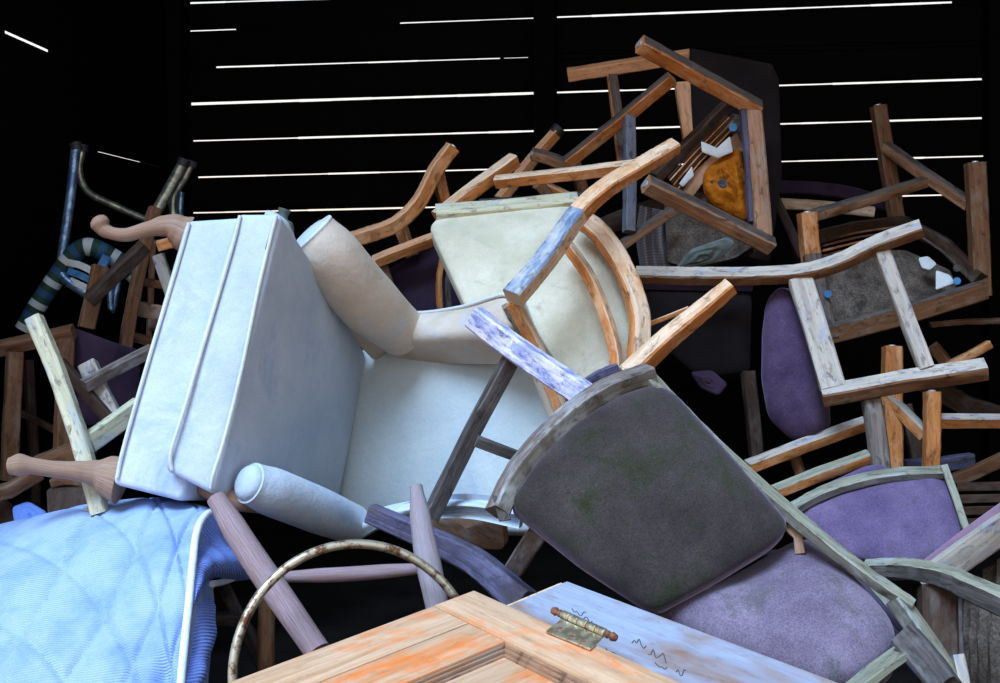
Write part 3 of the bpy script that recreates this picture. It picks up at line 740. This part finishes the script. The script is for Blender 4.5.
t.part('wadding', pad([(694, 172, 2.89), (737, 132, 2.89), (744, 150, 2.885), (712, 172, 2.885), (690, 200, 2.885), (680, 196, 2.89)], .006, .003, .006), 'tan', None, 'tan cloth lining')
t.part('foam', pad([(728, 150, 2.90), (741, 148, 2.88), (748, 190, 2.85), (749, 222, 2.84), (732, 216, 2.85), (712, 205, 2.86), (702, 190, 2.87), (704, 170, 2.89)], .02, .03, .02, power=2, wob=.02), 'foam', None, 'rotted orange seat foam')
t.part('wadding', pad([(701, 141, 2.86), (716, 150, 2.86), (730, 136, 2.86), (733, 152, 2.86), (718, 158, 2.86), (702, 152, 2.86)], .004, .003, .004), 'whitefoam', None, 'torn white wadding')
t.part('wadding', pad([(692, 166, 2.85), (694, 176, 2.85), (683, 187, 2.85), (679, 184, 2.85)], .004, .003, .004), 'whitefoam', None, 'torn white wadding')
t.part('hole_shade', pad([(709, 181, 2.862), (722, 178, 2.845), (733, 184, 2.835), (724, 189, 2.84), (711, 189, 2.858)], .002, .003, .003), 'black')  # dark hole in the foam, its shade painted as a black patch
t.part('bolt', disc(P(733, 127, 2.86), CAM-P(733, 127, 2.86), .010, .012), 'clamp')
t.done()
single('cloth', surf([[(640, 205, 2.98), (647, 207, 2.93), (653, 208, 2.99), (662, 210, 2.94), (668, 212, 2.98)], [(636, 235, 2.96), (645, 237, 2.92), (652, 238, 2.98), (660, 238, 2.93), (668, 240, 2.97)], [(640, 268, 2.95), (648, 268, 2.92), (655, 268, 2.96), (664, 268, 2.92), (674, 268, 2.95)]], 6, 6, thick=.003), 'curtain', 'folded dark striped cloth hanging behind the topmost chair', 'cloth')
single('green_rag', pad([(690, 250, 2.80), (728, 237, 2.78), (736, 244, 2.78), (716, 262, 2.80), (688, 268, 2.82), (676, 268, 2.82)], .006, .006, .01, wob=.01), 'greenrag', 'grey green rag stuffed under the topmost chair', 'rag')

# ---------- long pale arm chair in the right middle
t = Thing('armchair_frame', 'chair on its side with long pale wavy arm and purple seat edge, right of centre', 'chair', PILE)
t.part('arm', bar([(636, 275, 2.62), (690, 276, 2.60), (745, 276, 2.57), (800, 273, 2.54), (840, 262, 2.51), (880, 243, 2.48), (922, 228, 2.45)], .028, .034, 45), ('brown', 'bluewhite'))
t.part('leg', bar([(800, 279, 2.54), (816, 330, 2.50), (833, 388, 2.46)], .050, .026, 10, smooth=False), 'bluewhite')
t.part('leg', bar([(880, 247, 2.49), (902, 305, 2.46), (926, 368, 2.43)], .030, .026, 15, smooth=False), 'bluewhite')
t.part('leg', bar([(986, 369, 2.40), (905, 381, 2.43), (822, 396, 2.46)], .032, .042, 38, smooth=False), ('brown', 'bluewhite'))
t.part('seat', pad([(764, 330, 2.62), (768, 298, 2.62), (782, 285, 2.60), (794, 296, 2.58), (806, 335, 2.56), (820, 385, 2.54), (821, 432, 2.54), (796, 443, 2.58), (770, 420, 2.60), (763, 380, 2.62)], .06, .05, .02, power=2, shape=.5), 'purple')
t.part('seat_rail', bar([(797, 300, 2.56), (810, 345, 2.53), (822, 390, 2.50)], .012, .04, 0, smooth=False), 'dbrown')
t.done()
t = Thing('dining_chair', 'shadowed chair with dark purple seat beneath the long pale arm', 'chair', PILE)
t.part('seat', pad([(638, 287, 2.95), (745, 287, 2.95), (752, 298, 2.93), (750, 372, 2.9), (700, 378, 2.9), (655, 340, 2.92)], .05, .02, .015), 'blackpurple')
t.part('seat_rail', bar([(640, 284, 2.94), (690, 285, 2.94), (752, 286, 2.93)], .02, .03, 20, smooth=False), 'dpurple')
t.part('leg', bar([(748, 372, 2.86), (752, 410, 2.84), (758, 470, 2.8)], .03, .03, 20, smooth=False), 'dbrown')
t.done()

# ---------- upside down chair on the right
t = Thing('dining_chair', 'upside down brown chair at far right with four legs up and hessian underside', 'chair', PILE)
leg(t, [(878, 106, 3.20), (887, 160, 3.20), (897, 222, 3.20)], .038, .034, 25, 'brown')
leg(t, [(975, 163, 2.92), (978, 220, 2.92), (981, 296, 2.92)], .044, .038, 22, 'brown')
leg(t, [(807, 213, 2.86), (809, 240, 2.86), (813, 272, 2.86)], .040, .038, 25, 'orange')
t.part('stretcher', bar([(886, 147, 3.18), (925, 175, 3.06), (970, 205, 2.94)], .030, .026, 30, smooth=False), ('mid', 'umber'))
t.part('stretcher', bar([(812, 216, 2.87), (870, 199, 2.98), (934, 179, 3.06)], .026, .024, 28, smooth=False), ('mid', 'umber'))
t.part('seat_rail', bar([(826, 335, 2.78), (900, 316, 2.80), (984, 290, 2.84)], .044, .03, 15, smooth=False), ('brown', 'umber'))
t.part('seat_rail', bar([(812, 255, 2.84), (818, 295, 2.82), (830, 340, 2.78)], .040, .03, 15, smooth=False), ('brown', 'umber'))
t.part('seat_rail', bar([(815, 238, 2.92), (855, 228, 3.02), (905, 222, 3.12)], .030, .03, 15, smooth=False), 'dbrown')
t.part('seat_rail', bar([(902, 222, 3.12), (945, 245, 3.02), (980, 280, 2.90)], .034, .03, -15, smooth=False), 'dbrown')
t.part('seat_lining', pad([(822, 262, 2.92), (862, 250, 2.98), (905, 250, 3.02), (950, 270, 2.96), (958, 290, 2.92), (900, 312, 2.86), (832, 328, 2.84)], .02, .004, .01), 'burlap', None, 'sagging hessian seat underside')
for k in range(4):
    t.part('webbing_slat', bar([(822, 241+k*5, 2.93), (860, 232+k*5, 3.0), (905, 226+k*5, 3.06)], .005, .008, 0), 'orange' if k == 2 else 'brown')
    t.part('webbing_slat', bar([(920+k*4, 236+k*2.5, 3.04), (945+k*3, 254+k*2, 2.99), (966+k*2, 275+k*1, 2.93)], .005, .008, 0), ('brown', 'umber'))
for pts in ([(918, 258, 2.90), (928, 256, 2.90), (937, 264, 2.89), (930, 270, 2.88), (922, 268, 2.89)], [(936, 270, 2.88), (950, 275, 2.88), (955, 283, 2.87), (936, 290, 2.86)]):
    t.part('wadding', pad(pts, .003, .003, .006), 'whitefoam', None, 'torn white wadding')
for x, y, d in ((957, 281, 2.86), (828, 294, 2.80), (957, 268, 2.9)):
    t.part('bolt', disc(P(x, y, d), CAM-P(x, y, d), .009, .012), 'clamp' if y != 268 else 'dgrey')
t.done()
t = Thing('dining_chair', 'chair with curved dark purple top and pale rail behind the upside down brown chair', 'chair', PILE)
t.part('backrest', bar([(770, 187, 3.30), (810, 188, 3.30), (850, 193, 3.28), (888, 205, 3.26)], .036, .05, 0), 'dpurple')
t.part('back_rail', bar([(772, 203, 3.26), (820, 206, 3.26), (874, 212, 3.24)], .026, .03, 10), 'pale')
t.part('leg', bar([(770, 190, 3.10), (785, 222, 3.06), (803, 260, 3.0)], .024, .03, 20, smooth=False), 'dbrown')
t.done()

# ---------- orange chairs behind the armchair
t = Thing('dining_chair', 'orange wooden chair with wavy leg and dark purple seat behind the wing armchair', 'chair', PILE)
leg(t, [(453, 147, 2.96), (436, 170, 2.96), (419, 202, 2.95), (396, 224, 2.94), (370, 234, 2.93), (345, 242, 2.92)], .034, .034, 15, ('orange', 'tanwood'), label='wavy orange back leg')
leg(t, [(438, 174, 3.0), (442, 192, 3.0), (448, 212, 3.0)], .026, .03, 20, ('orange', 'tanwood'), g=False)
t.part('leg', bar([(401, 228, 3.0), (405, 240, 3.0), (412, 256, 3.0)], .028, .03, 20, smooth=False), ('orange', 'tanwood'))
t.part('leg', bar([(380, 262, 2.96), (385, 278, 2.96), (392, 300, 2.96)], .028, .03, 20, smooth=False), 'brown')
t.part('seat_rail', bar([(374, 262, 2.94), (404, 250, 2.94), (436, 238, 2.94)], .026, .03, 25, smooth=False), ('orange', 'tanwood'))
t.part('seat', pad([(386, 270, 3.02), (438, 242, 3.02), (470, 260, 3.02), (470, 330, 3.0), (410, 330, 3.0), (395, 300, 3.0)], .05, .012, .015), 'dpurple')
t.part('back_rail', bar([(443, 256, 2.90), (439, 280, 2.90), (440, 312, 2.90)], .011, .03, 10), ('orange', 'tanwood'))
t.part('back_rail', bar([(449, 262, 2.90), (447, 285, 2.90), (449, 312, 2.90)], .012, .03, 10), 'dgrey')
t.done()
t = Thing('dining_chair', 'orange chair frame with black rubber leg tip rising behind the cream seat', 'chair', PILE)
k = t.part('leg', bar([(558, 131, 3.12), (537, 154, 3.10), (500, 200, 3.06)], .026, .028, 28, smooth=False), ('orange', 'tanwood'))
t.part('rubber_tip', tube([(560, 128, 3.12), (555, 134, 3.12)], .019, n=12), 'black', k)
t.part('leg', bar([(575, 165, 3.10), (583, 192, 3.08), (590, 215, 3.06)], .026, .028, 20, smooth=False), 'brown')
t.part('seat_rail', bar([(535, 182, 3.08), (552, 190, 3.08), (572, 200, 3.07)], .026, .028, 20, smooth=False), ('orange', 'tanwood'))
t.part('leg', bar([(540, 185, 3.04), (552, 200, 3.04), (566, 216, 3.02)], .026, .028, 10, smooth=False), 'brown')
t.part('seat_rail', bar([(480, 204, 2.80), (530, 201, 2.82), (590, 196, 2.84)], .016, .03, 20, smooth=False), 'dgrey')
t.done()
t = Thing('plank', 'brown plank end lying behind the pale curved arm near the centre top', 'plank')
t.part('plank', bar([(590, 232, 3.05), (640, 212, 3.08), (690, 196, 3.1)], .045, .02, 15, smooth=False), 'dbrown')
t.done(True)

# ---------- lilac and purple seats at the lower right
t = Thing('dining_chair', 'foreground chair with faded lilac seat pad and dark blue leg at the lower right', 'chair', PILE)
SL = [(652, 614, 1.90), (700, 600, 1.93), (745, 576, 1.96), (785, 552, 1.965), (808, 543, 1.965), (830, 556, 1.94), (860, 586, 1.86), (896, 628, 1.79), (893, 650, 1.76), (868, 674, 1.73), (830, 690, 1.72), (760, 665, 1.76), (700, 640, 1.82)]
t.part('seat', pad(SL, .06, .055, .03, power=2.2, shape=.5), 'lilacseat')
t.part('seat_rail', bar([(818, 545, 1.98), (870, 605, 1.88), (925, 668, 1.80), (950, 700, 1.77)], .026, .04, 20, smooth=False), 'violet')
t.part('leg', bar([(948, 690, 1.66), (930, 665, 1.70), (905, 636, 1.74)], .040, .04, 10, smooth=False), 'dgrey')
t.part('seat_rail', bar([(906, 650, 1.74), (880, 668, 1.70), (840, 700, 1.66)], .012, .04, 25, smooth=False), ('dbrown', 'mossy'))
t.part('stretcher', bar([(730, 562, 2.0), (752, 558, 2.0), (790, 556, 2.0)], .018, .02, 25, smooth=False), 'violet')
t.part('backrest', pad([(690, 600, 1.98), (712, 574, 2.0), (728, 562, 2.0), (732, 582, 1.98), (712, 605, 1.96)], .03, .01, .01), 'purple')
t.part('leg', bar([(788, 526, 1.90), (798, 536, 1.89), (800, 552, 1.89)], .016, .02, 0, smooth=False), 'teak')
t.done()
t = Thing('dining_chair', 'chair with broad purple padded back edged in green tinged wood at the right', 'chair', PILE)
SB = [(795, 512, 2.30), (830, 496, 2.32), (885, 482, 2.34), (942, 476, 2.34), (950, 486, 2.33), (964, 530, 2.26), (960, 560, 2.22), (900, 568, 2.2), (850, 556, 2.22)]
t.part('backrest', pad(SB, .05, .025, .015, power=3), 'purpleback')
t.part('back_frame', bar([(788, 512, 2.30), (830, 490, 2.32), (885, 476, 2.34), (946, 472, 2.34)], .015, .045, 20), ('dgrey', 'mossy'))
t.part('back_frame', bar([(944, 470, 2.34), (955, 500, 2.30), (968, 540, 2.24)], .014, .045, 10, smooth=False), ('dgrey', 'mossy'))
t.part('seat', pad([(776, 510, 2.37), (820, 487, 2.39), (868, 465, 2.40), (886, 465, 2.40), (892, 484, 2.38), (830, 506, 2.36)], .04, .015, .015), 'purpleback')
t.done()
t = Thing('armchair_frame', 'pale green grey curved chair arm sweeping to the right edge above dark post', 'chair', PILE)
t.part('arm', bar([(866, 568, 1.98), (900, 568, 1.95), (940, 575, 1.90), (975, 590, 1.85), (1030, 615, 1.79)], .034, .032, 28, taper=(.7, 1.1)), ('dgrey', 'mossy'))
t.part('arm', bar([(878, 585, 1.97), (892, 612, 1.93), (915, 650, 1.88)], .026, .03, 20, smooth=False), ('dgrey', 'mossy'))
t.part('leg', bar([(937, 588, 1.93), (938, 640, 1.90), (940, 720, 1.86)], .056, .045, 15, smooth=False), 'dbrown')
t.part('leg', bar([(958, 655, 1.78), (962, 672, 1.77), (966, 700, 1.76)], .016, .02, 10, smooth=False), 'bluewhite')
t.done()
t = Thing('dining_chair', 'chair with lilac edged blue grey rail and dark woven panel cut by right edge', 'chair', PILE)
t.part('seat_rail', bar([(1050, 498, 1.93), (985, 540, 2.02), (925, 583, 2.08)], .046, .03, 10, smooth=False), 'bluewhite')
t.part('seat', bar([(1045, 478, 1.95), (985, 521, 2.05), (925, 566, 2.12)], .020, .05, 0, smooth=False), 'pinkedge')
t.part('seat_lining', surf([[(962, 590, 2.10), (985, 570, 2.07), (1040, 530, 2.0)], [(958, 630, 2.07), (985, 625, 2.04), (1040, 615, 1.98)], [(962, 710, 2.02), (990, 705, 2.0), (1040, 700, 1.95)]], 10, 10, lambda u, v: .006*math.sin(u*40+v*6), .01), 'burlap', None, 'dark woven seat underside')
t.part('leg', bar([(952, 600, 2.1), (952, 640, 2.06), (956, 710, 2.0)], .03, .03, 20, smooth=False), 'dgrey')
t.done()

# ---------- frames in the right background
t = Thing('dining_chair', 'dim upturned chair with two orange posts standing between the purple seats and right wall', 'chair', PILE)
leg(t, [(892, 347, 2.72), (892, 405, 2.70), (893, 490, 2.68)], .040, .036, 20, ('orange', 'bluewhite'))
leg(t, [(932, 392, 2.62), (932, 430, 2.61), (931, 474, 2.60)], .032, .030, 20, ('orange', 'bluewhite'))
t.part('stretcher', bar([(884, 396, 2.70), (902, 412, 2.68), (926, 436, 2.64)], .028, .026, 30, smooth=False), ('orange', 'bluewhite'))
t.part('stretcher', bar([(936, 421, 2.64), (970, 421, 2.66), (1030, 421, 2.70)], .028, .026, 30, smooth=False), ('orange', 'bluewhite'))
t.part('leg', bar([(871, 400, 2.46), (876, 430, 2.45), (881, 470, 2.44)], .036, .034, 15, smooth=False), 'grey')
t.part('seat_rail', bar([(748, 467, 2.52), (805, 445, 2.54), (866, 423, 2.56)], .024, .03, 28, smooth=False), ('orange', 'bluewhite'))
t.part('seat_rail', bar([(775, 492, 2.42), (820, 474, 2.44), (870, 456, 2.46)], .022, .03, 28, smooth=False), ('orange', 'mossy'))
t.part('stretcher', bar([(793, 452, 2.56), (798, 466, 2.56), (803, 480, 2.56)], .02, .02, 20, smooth=False), 'brown')
t.done()
t = Thing('loose_stick_frame', 'dark loose sticks and boards in the shadows against the right wall, joined on added legs', 'chair frame', PILE)  # loose sticks grouped as one frame; legs added down to the floor
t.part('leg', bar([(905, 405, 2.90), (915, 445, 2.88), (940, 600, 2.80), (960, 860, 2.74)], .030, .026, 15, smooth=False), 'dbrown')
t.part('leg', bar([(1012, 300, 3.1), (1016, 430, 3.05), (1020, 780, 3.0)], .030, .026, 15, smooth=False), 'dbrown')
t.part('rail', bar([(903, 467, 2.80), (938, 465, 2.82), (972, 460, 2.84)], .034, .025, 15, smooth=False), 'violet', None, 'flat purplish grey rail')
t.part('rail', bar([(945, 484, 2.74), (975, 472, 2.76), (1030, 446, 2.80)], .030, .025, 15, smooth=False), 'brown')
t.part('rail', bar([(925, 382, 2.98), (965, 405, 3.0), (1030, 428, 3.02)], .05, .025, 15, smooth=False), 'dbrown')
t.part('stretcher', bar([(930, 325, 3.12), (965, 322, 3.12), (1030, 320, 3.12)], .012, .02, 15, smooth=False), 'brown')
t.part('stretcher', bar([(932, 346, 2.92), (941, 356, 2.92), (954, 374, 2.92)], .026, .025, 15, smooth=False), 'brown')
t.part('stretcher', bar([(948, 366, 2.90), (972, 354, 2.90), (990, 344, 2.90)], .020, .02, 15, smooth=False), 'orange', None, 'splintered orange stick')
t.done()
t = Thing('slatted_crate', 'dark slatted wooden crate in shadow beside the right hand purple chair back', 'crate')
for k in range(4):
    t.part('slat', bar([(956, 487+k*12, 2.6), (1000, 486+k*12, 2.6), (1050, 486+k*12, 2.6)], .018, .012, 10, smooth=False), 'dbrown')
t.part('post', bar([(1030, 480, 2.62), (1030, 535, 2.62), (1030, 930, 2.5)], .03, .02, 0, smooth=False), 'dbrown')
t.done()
for lab, pts, mat in (('crumpled blue grey scrap in the dark hollow behind the big seat', [(690, 372, 2.7), (712, 370, 2.7), (728, 384, 2.68), (718, 396, 2.68), (700, 388, 2.7)], 'dpurple'),
                      ('bright blue cloth scrap lying beside the mattress at left', [(12, 507, 2.42), (28, 501, 2.44), (47, 512, 2.42), (50, 526, 2.40), (30, 530, 2.38), (14, 522, 2.4)], 'bluerag')):
    single('scrap', pad(pts, .006, .006, .01, wob=.004), mat, lab, 'cloth')

# ---------- upturned round legged stool and hoop
t = Thing('stool', 'upturned stool with thick round lilac grey legs under the rusty hoop', 'stool')
t.part('leg', tube([(216, 498, 1.98), (250, 553, 1.93), (318, 652, 1.84)], 1, radii=[.016, .021, .022, .020], n=18), 'redlilac', None, 'reddish brown round leg')
t.part('leg', tube([(416, 486, 2.02), (424, 540, 1.98), (438, 610, 1.93)], 1, radii=[.011, .018, .021, .019], n=18), 'lilac')
t.part('stretcher', tube([(284, 577, 1.93), (350, 574, 1.95), (428, 568, 1.98)], 1, radii=[.009, .012, .012, .009], n=14), 'redlilac')
t.part('leg', tube([(268, 590, 2.2), (266, 630, 2.2), (266, 680, 2.2)], .016, n=12), 'brown')
t.done()
hoop = []
c0 = P(359, 672, 1.80); hu = (P(484, 672, 1.86)-P(236, 672, 1.74))*0.5; hv = P(361, 544, 1.85)-c0
for k in range(28):
    a = 2*math.pi*k/28; hoop.append(c0+hu*math.cos(a)*0.985+hv*math.sin(a)*(1 if math.sin(a) > 0 else 0.75))
single('metal_hoop', tube(hoop, .0072, closed=True, n=12), 'rusty', 'thin rusty round metal hoop standing up between mattress and pine door', 'hoop')
t = Thing('chair_frame', 'dark broken wooden frame in the hollow beside the mattress', 'chair frame')
t.part('leg', bar([(218, 575, 2.35), (240, 620, 2.3), (265, 670, 2.25)], .022, .02, 20, smooth=False), 'dgrey')
t.part('stretcher', bar([(205, 619, 2.3), (222, 619, 2.3), (242, 619, 2.3)], .024, .02, 25, smooth=False), 'dgrey')
t.part('stretcher', bar([(212, 585, 2.4), (250, 632, 2.35), (280, 690, 2.3)], .02, .02, 20, smooth=False), 'dbrown')
t.done()

# ---------- left cluster
t = Thing('folding_chair', 'metal tube garden chair with striped green and blue webbing at far left', 'chair')
f1 = t.part('frame', tube([(76, 146, 2.90), (70, 200, 2.88), (62, 258, 2.86), (63, 276, 2.85), (82, 291, 2.84), (100, 300, 2.84)], .0115, n=12), 'steel', None, 'blue grey steel tube')
t.part('frame', tube([(82, 148, 2.92), (79, 172, 2.92), (88, 192, 2.94), (115, 206, 2.98), (160, 226, 3.04)], .009, n=12), 'brasssteel')
t.part('frame', tube([(184, 162, 2.92), (172, 184, 2.92), (156, 212, 2.92)], .0135, n=12), 'brasssteel')
t.part('frame', tube([(191, 164, 2.96), (183, 180, 2.96), (173, 198, 2.96), (174, 222, 2.96)], .010, n=12), 'brasssteel')
t.part('frame', tube([(181, 192, 3.0), (180, 205, 3.0), (180, 222, 3.0)], .008, n=12), 'steel')
for a, b in (((75, 143, 2.90), (77, 150, 2.90)), ((82, 145, 2.92), (82, 152, 2.92)), ((185, 159, 2.92), (182, 166, 2.92)), ((192, 161, 2.96), (190, 167, 2.96))):
    t.part('end_cap', tube([a, b], .0145, n=12), 'black')
t.part('armrest', tube([(24, 330, 2.86), (38, 305, 2.86), (56, 278, 2.86), (72, 256, 2.86), (90, 247, 2.86), (120, 262, 2.88), (140, 280, 2.9)], .022, n=16), 'webbing', None, 'armrest wound with striped webbing')
for i in range(3):
    t.part('webbing_strap', bar([(66+i*2, 262+i*9, 2.84), (82, 266+i*10, 2.83), (98, 275+i*9, 2.84)], .016, .003, 0), 'whitefoam' if i != 1 else 'clamp')
t.part('clamp', bar([(99, 272, 2.83), (103, 264, 2.83), (107, 256, 2.83)], .022, .03, 0, smooth=False), 'clamp', f1)
t.part('frame', tube([(110, 285, 2.88), (112, 310, 2.88), (118, 282, 2.9)], .008, n=10), 'steel')
t.done()
t = Thing('bottle_neck', 'small green bottle neck poking up behind the armchair cushion', 'bottle')
t.part('neck', tube([(281, 300, 2.6), (281, 230, 2.6), (283, 216, 2.6), (285, 209, 2.6)], 1, radii=[.03, .028, .011, .014], n=12), 'greenrag'); t.done(True)
t = Thing('ladder_back_chair', 'brown ladder back chair standing behind the upper carved leg at left', 'chair', PILE)
leg(t, [(155, 208, 2.76), (144, 250, 2.74), (128, 330, 2.72), (119, 408, 2.70)], .026, .026, 20, 'brown', name='back_post', g=False)
t.part('back_post', bar([(153, 240, 2.86), (151, 290, 2.86), (148, 360, 2.84)], .012, .02, 10, smooth=False), 'brown')
t.part('back_post', bar([(158, 255, 2.68), (165, 275, 2.68), (174, 300, 2.68)], .026, .02, 20, smooth=False), 'bluewhite')
for y, w_, m_ in ((283, .018, 'brown'), (311, .034, 'teak'), (341, .022, 'brown')):
    t.part('back_slat', bar([(134, y-4, 2.76), (150, y, 2.77), (178, y+4, 2.78)], w_, .014, 10), m_)
t.part('arm', bar([(145, 246, 2.66), (118, 272, 2.64), (88, 301, 2.62)], .030, .026, -30, smooth=False), 'dbrown')
t.part('leg', bar([(100, 266, 2.68), (94, 295, 2.67), (86, 328, 2.66)], .034, .026, 15, smooth=False), 'brown')
t.part('seat_rail', bar([(158, 246, 2.60), (170, 243, 2.60), (190, 240, 2.6)], .022, .02, 15, smooth=False), 'orange')
t.done()
t = Thing('dining_chair', 'brown framed chair with dark purple back panel standing at the left edge', 'chair', PILE)
t.part('seat', pad([(72, 327, 2.64), (116, 343, 2.66), (140, 350, 2.7), (140, 425, 2.70), (78, 425, 2.64)], .04, .008, .01), 'dpurple')
t.part('seat_rail', bar([(-30, 355, 2.62), (20, 344, 2.62), (74, 332, 2.62)], .030, .03, 25, smooth=False), 'brown')
leg(t, [(15, 352, 2.60), (12, 410, 2.60), (9, 480, 2.60)], .032, .03, 18, 'brown', g=False)
leg(t, [(66, 338, 2.62), (64, 390, 2.62), (62, 450, 2.60)], .032, .03, 18, 'brown', g=False)
t.part('stretcher', bar([(20, 412, 2.72), (45, 425, 2.70), (66, 436, 2.68)], .014, .02, 10, smooth=False), 'dbrown')
t.done()
t = Thing('dining_chair', 'tangled chair frame with long pale yellow blue leg crossing over the lower carved leg', 'chair', PILE)
leg(t, [(34, 318, 2.30), (52, 360, 2.28), (70, 410, 2.26), (86, 460, 2.24), (100, 514, 2.22)], .030, .028, 20, 'yellow', g=False, label='curved pale yellow blue leg')
t.part('stretcher', bar([(84, 386, 2.38), (115, 369, 2.42), (152, 350, 2.46)], .024, .022, -28, smooth=False), 'grey')
t.part('stretcher', bar([(60, 362, 2.40), (84, 390, 2.40), (110, 420, 2.38)], .022, .022, 20, smooth=False), 'dbrown')
t.part('seat_rail', bar([(88, 443, 2.28), (108, 429, 2.32), (140, 406, 2.38)], .038, .026, -20, smooth=False), 'yellow')
t.part('leg', bar([(88, 364, 2.44), (98, 388, 2.42), (112, 416, 2.40)], .036, .026, 15, smooth=False), 'bluewhite')
t.part('leg', bar([(92, 506, 2.26), (96, 520, 2.25), (100, 540, 2.24)], .03, .02, 15, smooth=False), 'bluewhite')
t.done()
for lab, pts, w_, mat in (('brown plank leaning behind the lower carved leg at left', [(38, 466, 2.5), (60, 457, 2.5), (92, 446, 2.5)], .040, 'brown'),
                          ('brown plank sloping down at the left edge above the mattress', [(-30, 500, 2.42), (10, 490, 2.42), (40, 472, 2.44)], .028, 'brown'),
                          ('thick dark beam end at the left edge above the mattress', [(-20, 500, 2.5), (5, 520, 2.46), (25, 545, 2.42)], .06, 'dbrown'),
                          ('slender dark upright far behind at the left edge', [(28, 360, 2.9), (34, 460, 2.9), (44, 780, 2.8)], .02, 'dbrown')):
    t = Thing('plank', lab, 'plank'); t.part('plank', bar(pts, w_, .03, 15, smooth=False), mat); t.done(True)
t = Thing('wood_block', 'chunky brown wooden block lying beside the blue scrap above the mattress', 'block')
t.part('block', hexa([(46, 490, 2.42), (92, 486, 2.42), (94, 530, 2.38), (48, 534, 2.38)], [(56, 482, 2.54), (92, 478, 2.54), (94, 520, 2.5), (52, 524, 2.5)], .004), 'dbrown')
t.part('splinter', bar([(52, 483, 2.44), (66, 480, 2.44), (90, 483, 2.44)], .018, .02, 10), 'brown')
t.done()
# ---------------------------------------------------------------- light
w = bpy.data.worlds.new('sky'); sc.world = w; w.use_nodes = True
nt = w.node_tree; bg = nt.nodes['Background']
tc = nt.nodes.new('ShaderNodeTexCoord'); sp = nt.nodes.new('ShaderNodeSeparateXYZ'); nt.links.new(tc.outputs['Generated'], sp.inputs[0])
r = ramp(nt, [(0.0, (0.42, 0.20, 0.09)), (0.40, (0.62, 0.33, 0.17)), (0.495, (0.85, 0.60, 0.42)), (0.52, (1.0, 0.93, 0.85)), (0.60, (0.9, 0.92, 0.95)), (0.70, (0.80, 0.86, 1.0)), (1.0, (0.45, 0.65, 1.0))])
mr = nt.nodes.new('ShaderNodeMapRange'); mr.inputs['From Min'].default_value = -1; mr.inputs['From Max'].default_value = 1
nt.links.new(sp.outputs[2], mr.inputs['Value']); nt.links.new(mr.outputs[0], r.inputs[0]); nt.links.new(r.outputs[0], bg.inputs['Color'])
bg.inputs['Strength'].default_value = WORLD
def sun(name, d, col, e, ang):
    l = bpy.data.lights.new(name, 'SUN'); l.energy = e; l.angle = R(ang); l.color = col
    o = bpy.data.objects.new(name, l); COL.objects.link(o); o.location = (0, -3, 4)
    o.rotation_euler = Vector(d).to_track_quat('-Z', 'Y').to_euler(); return o
sun('sky_glow', (0.32, 0.45, -0.85), (0.50, 0.70, 1.0), SUN, 30)
vs = sc.view_settings; vs.view_transform = 'Standard'; vs.look = 'None'; vs.gamma = 1; vs.use_curve_mapping = False
vs.exposure = EXPO
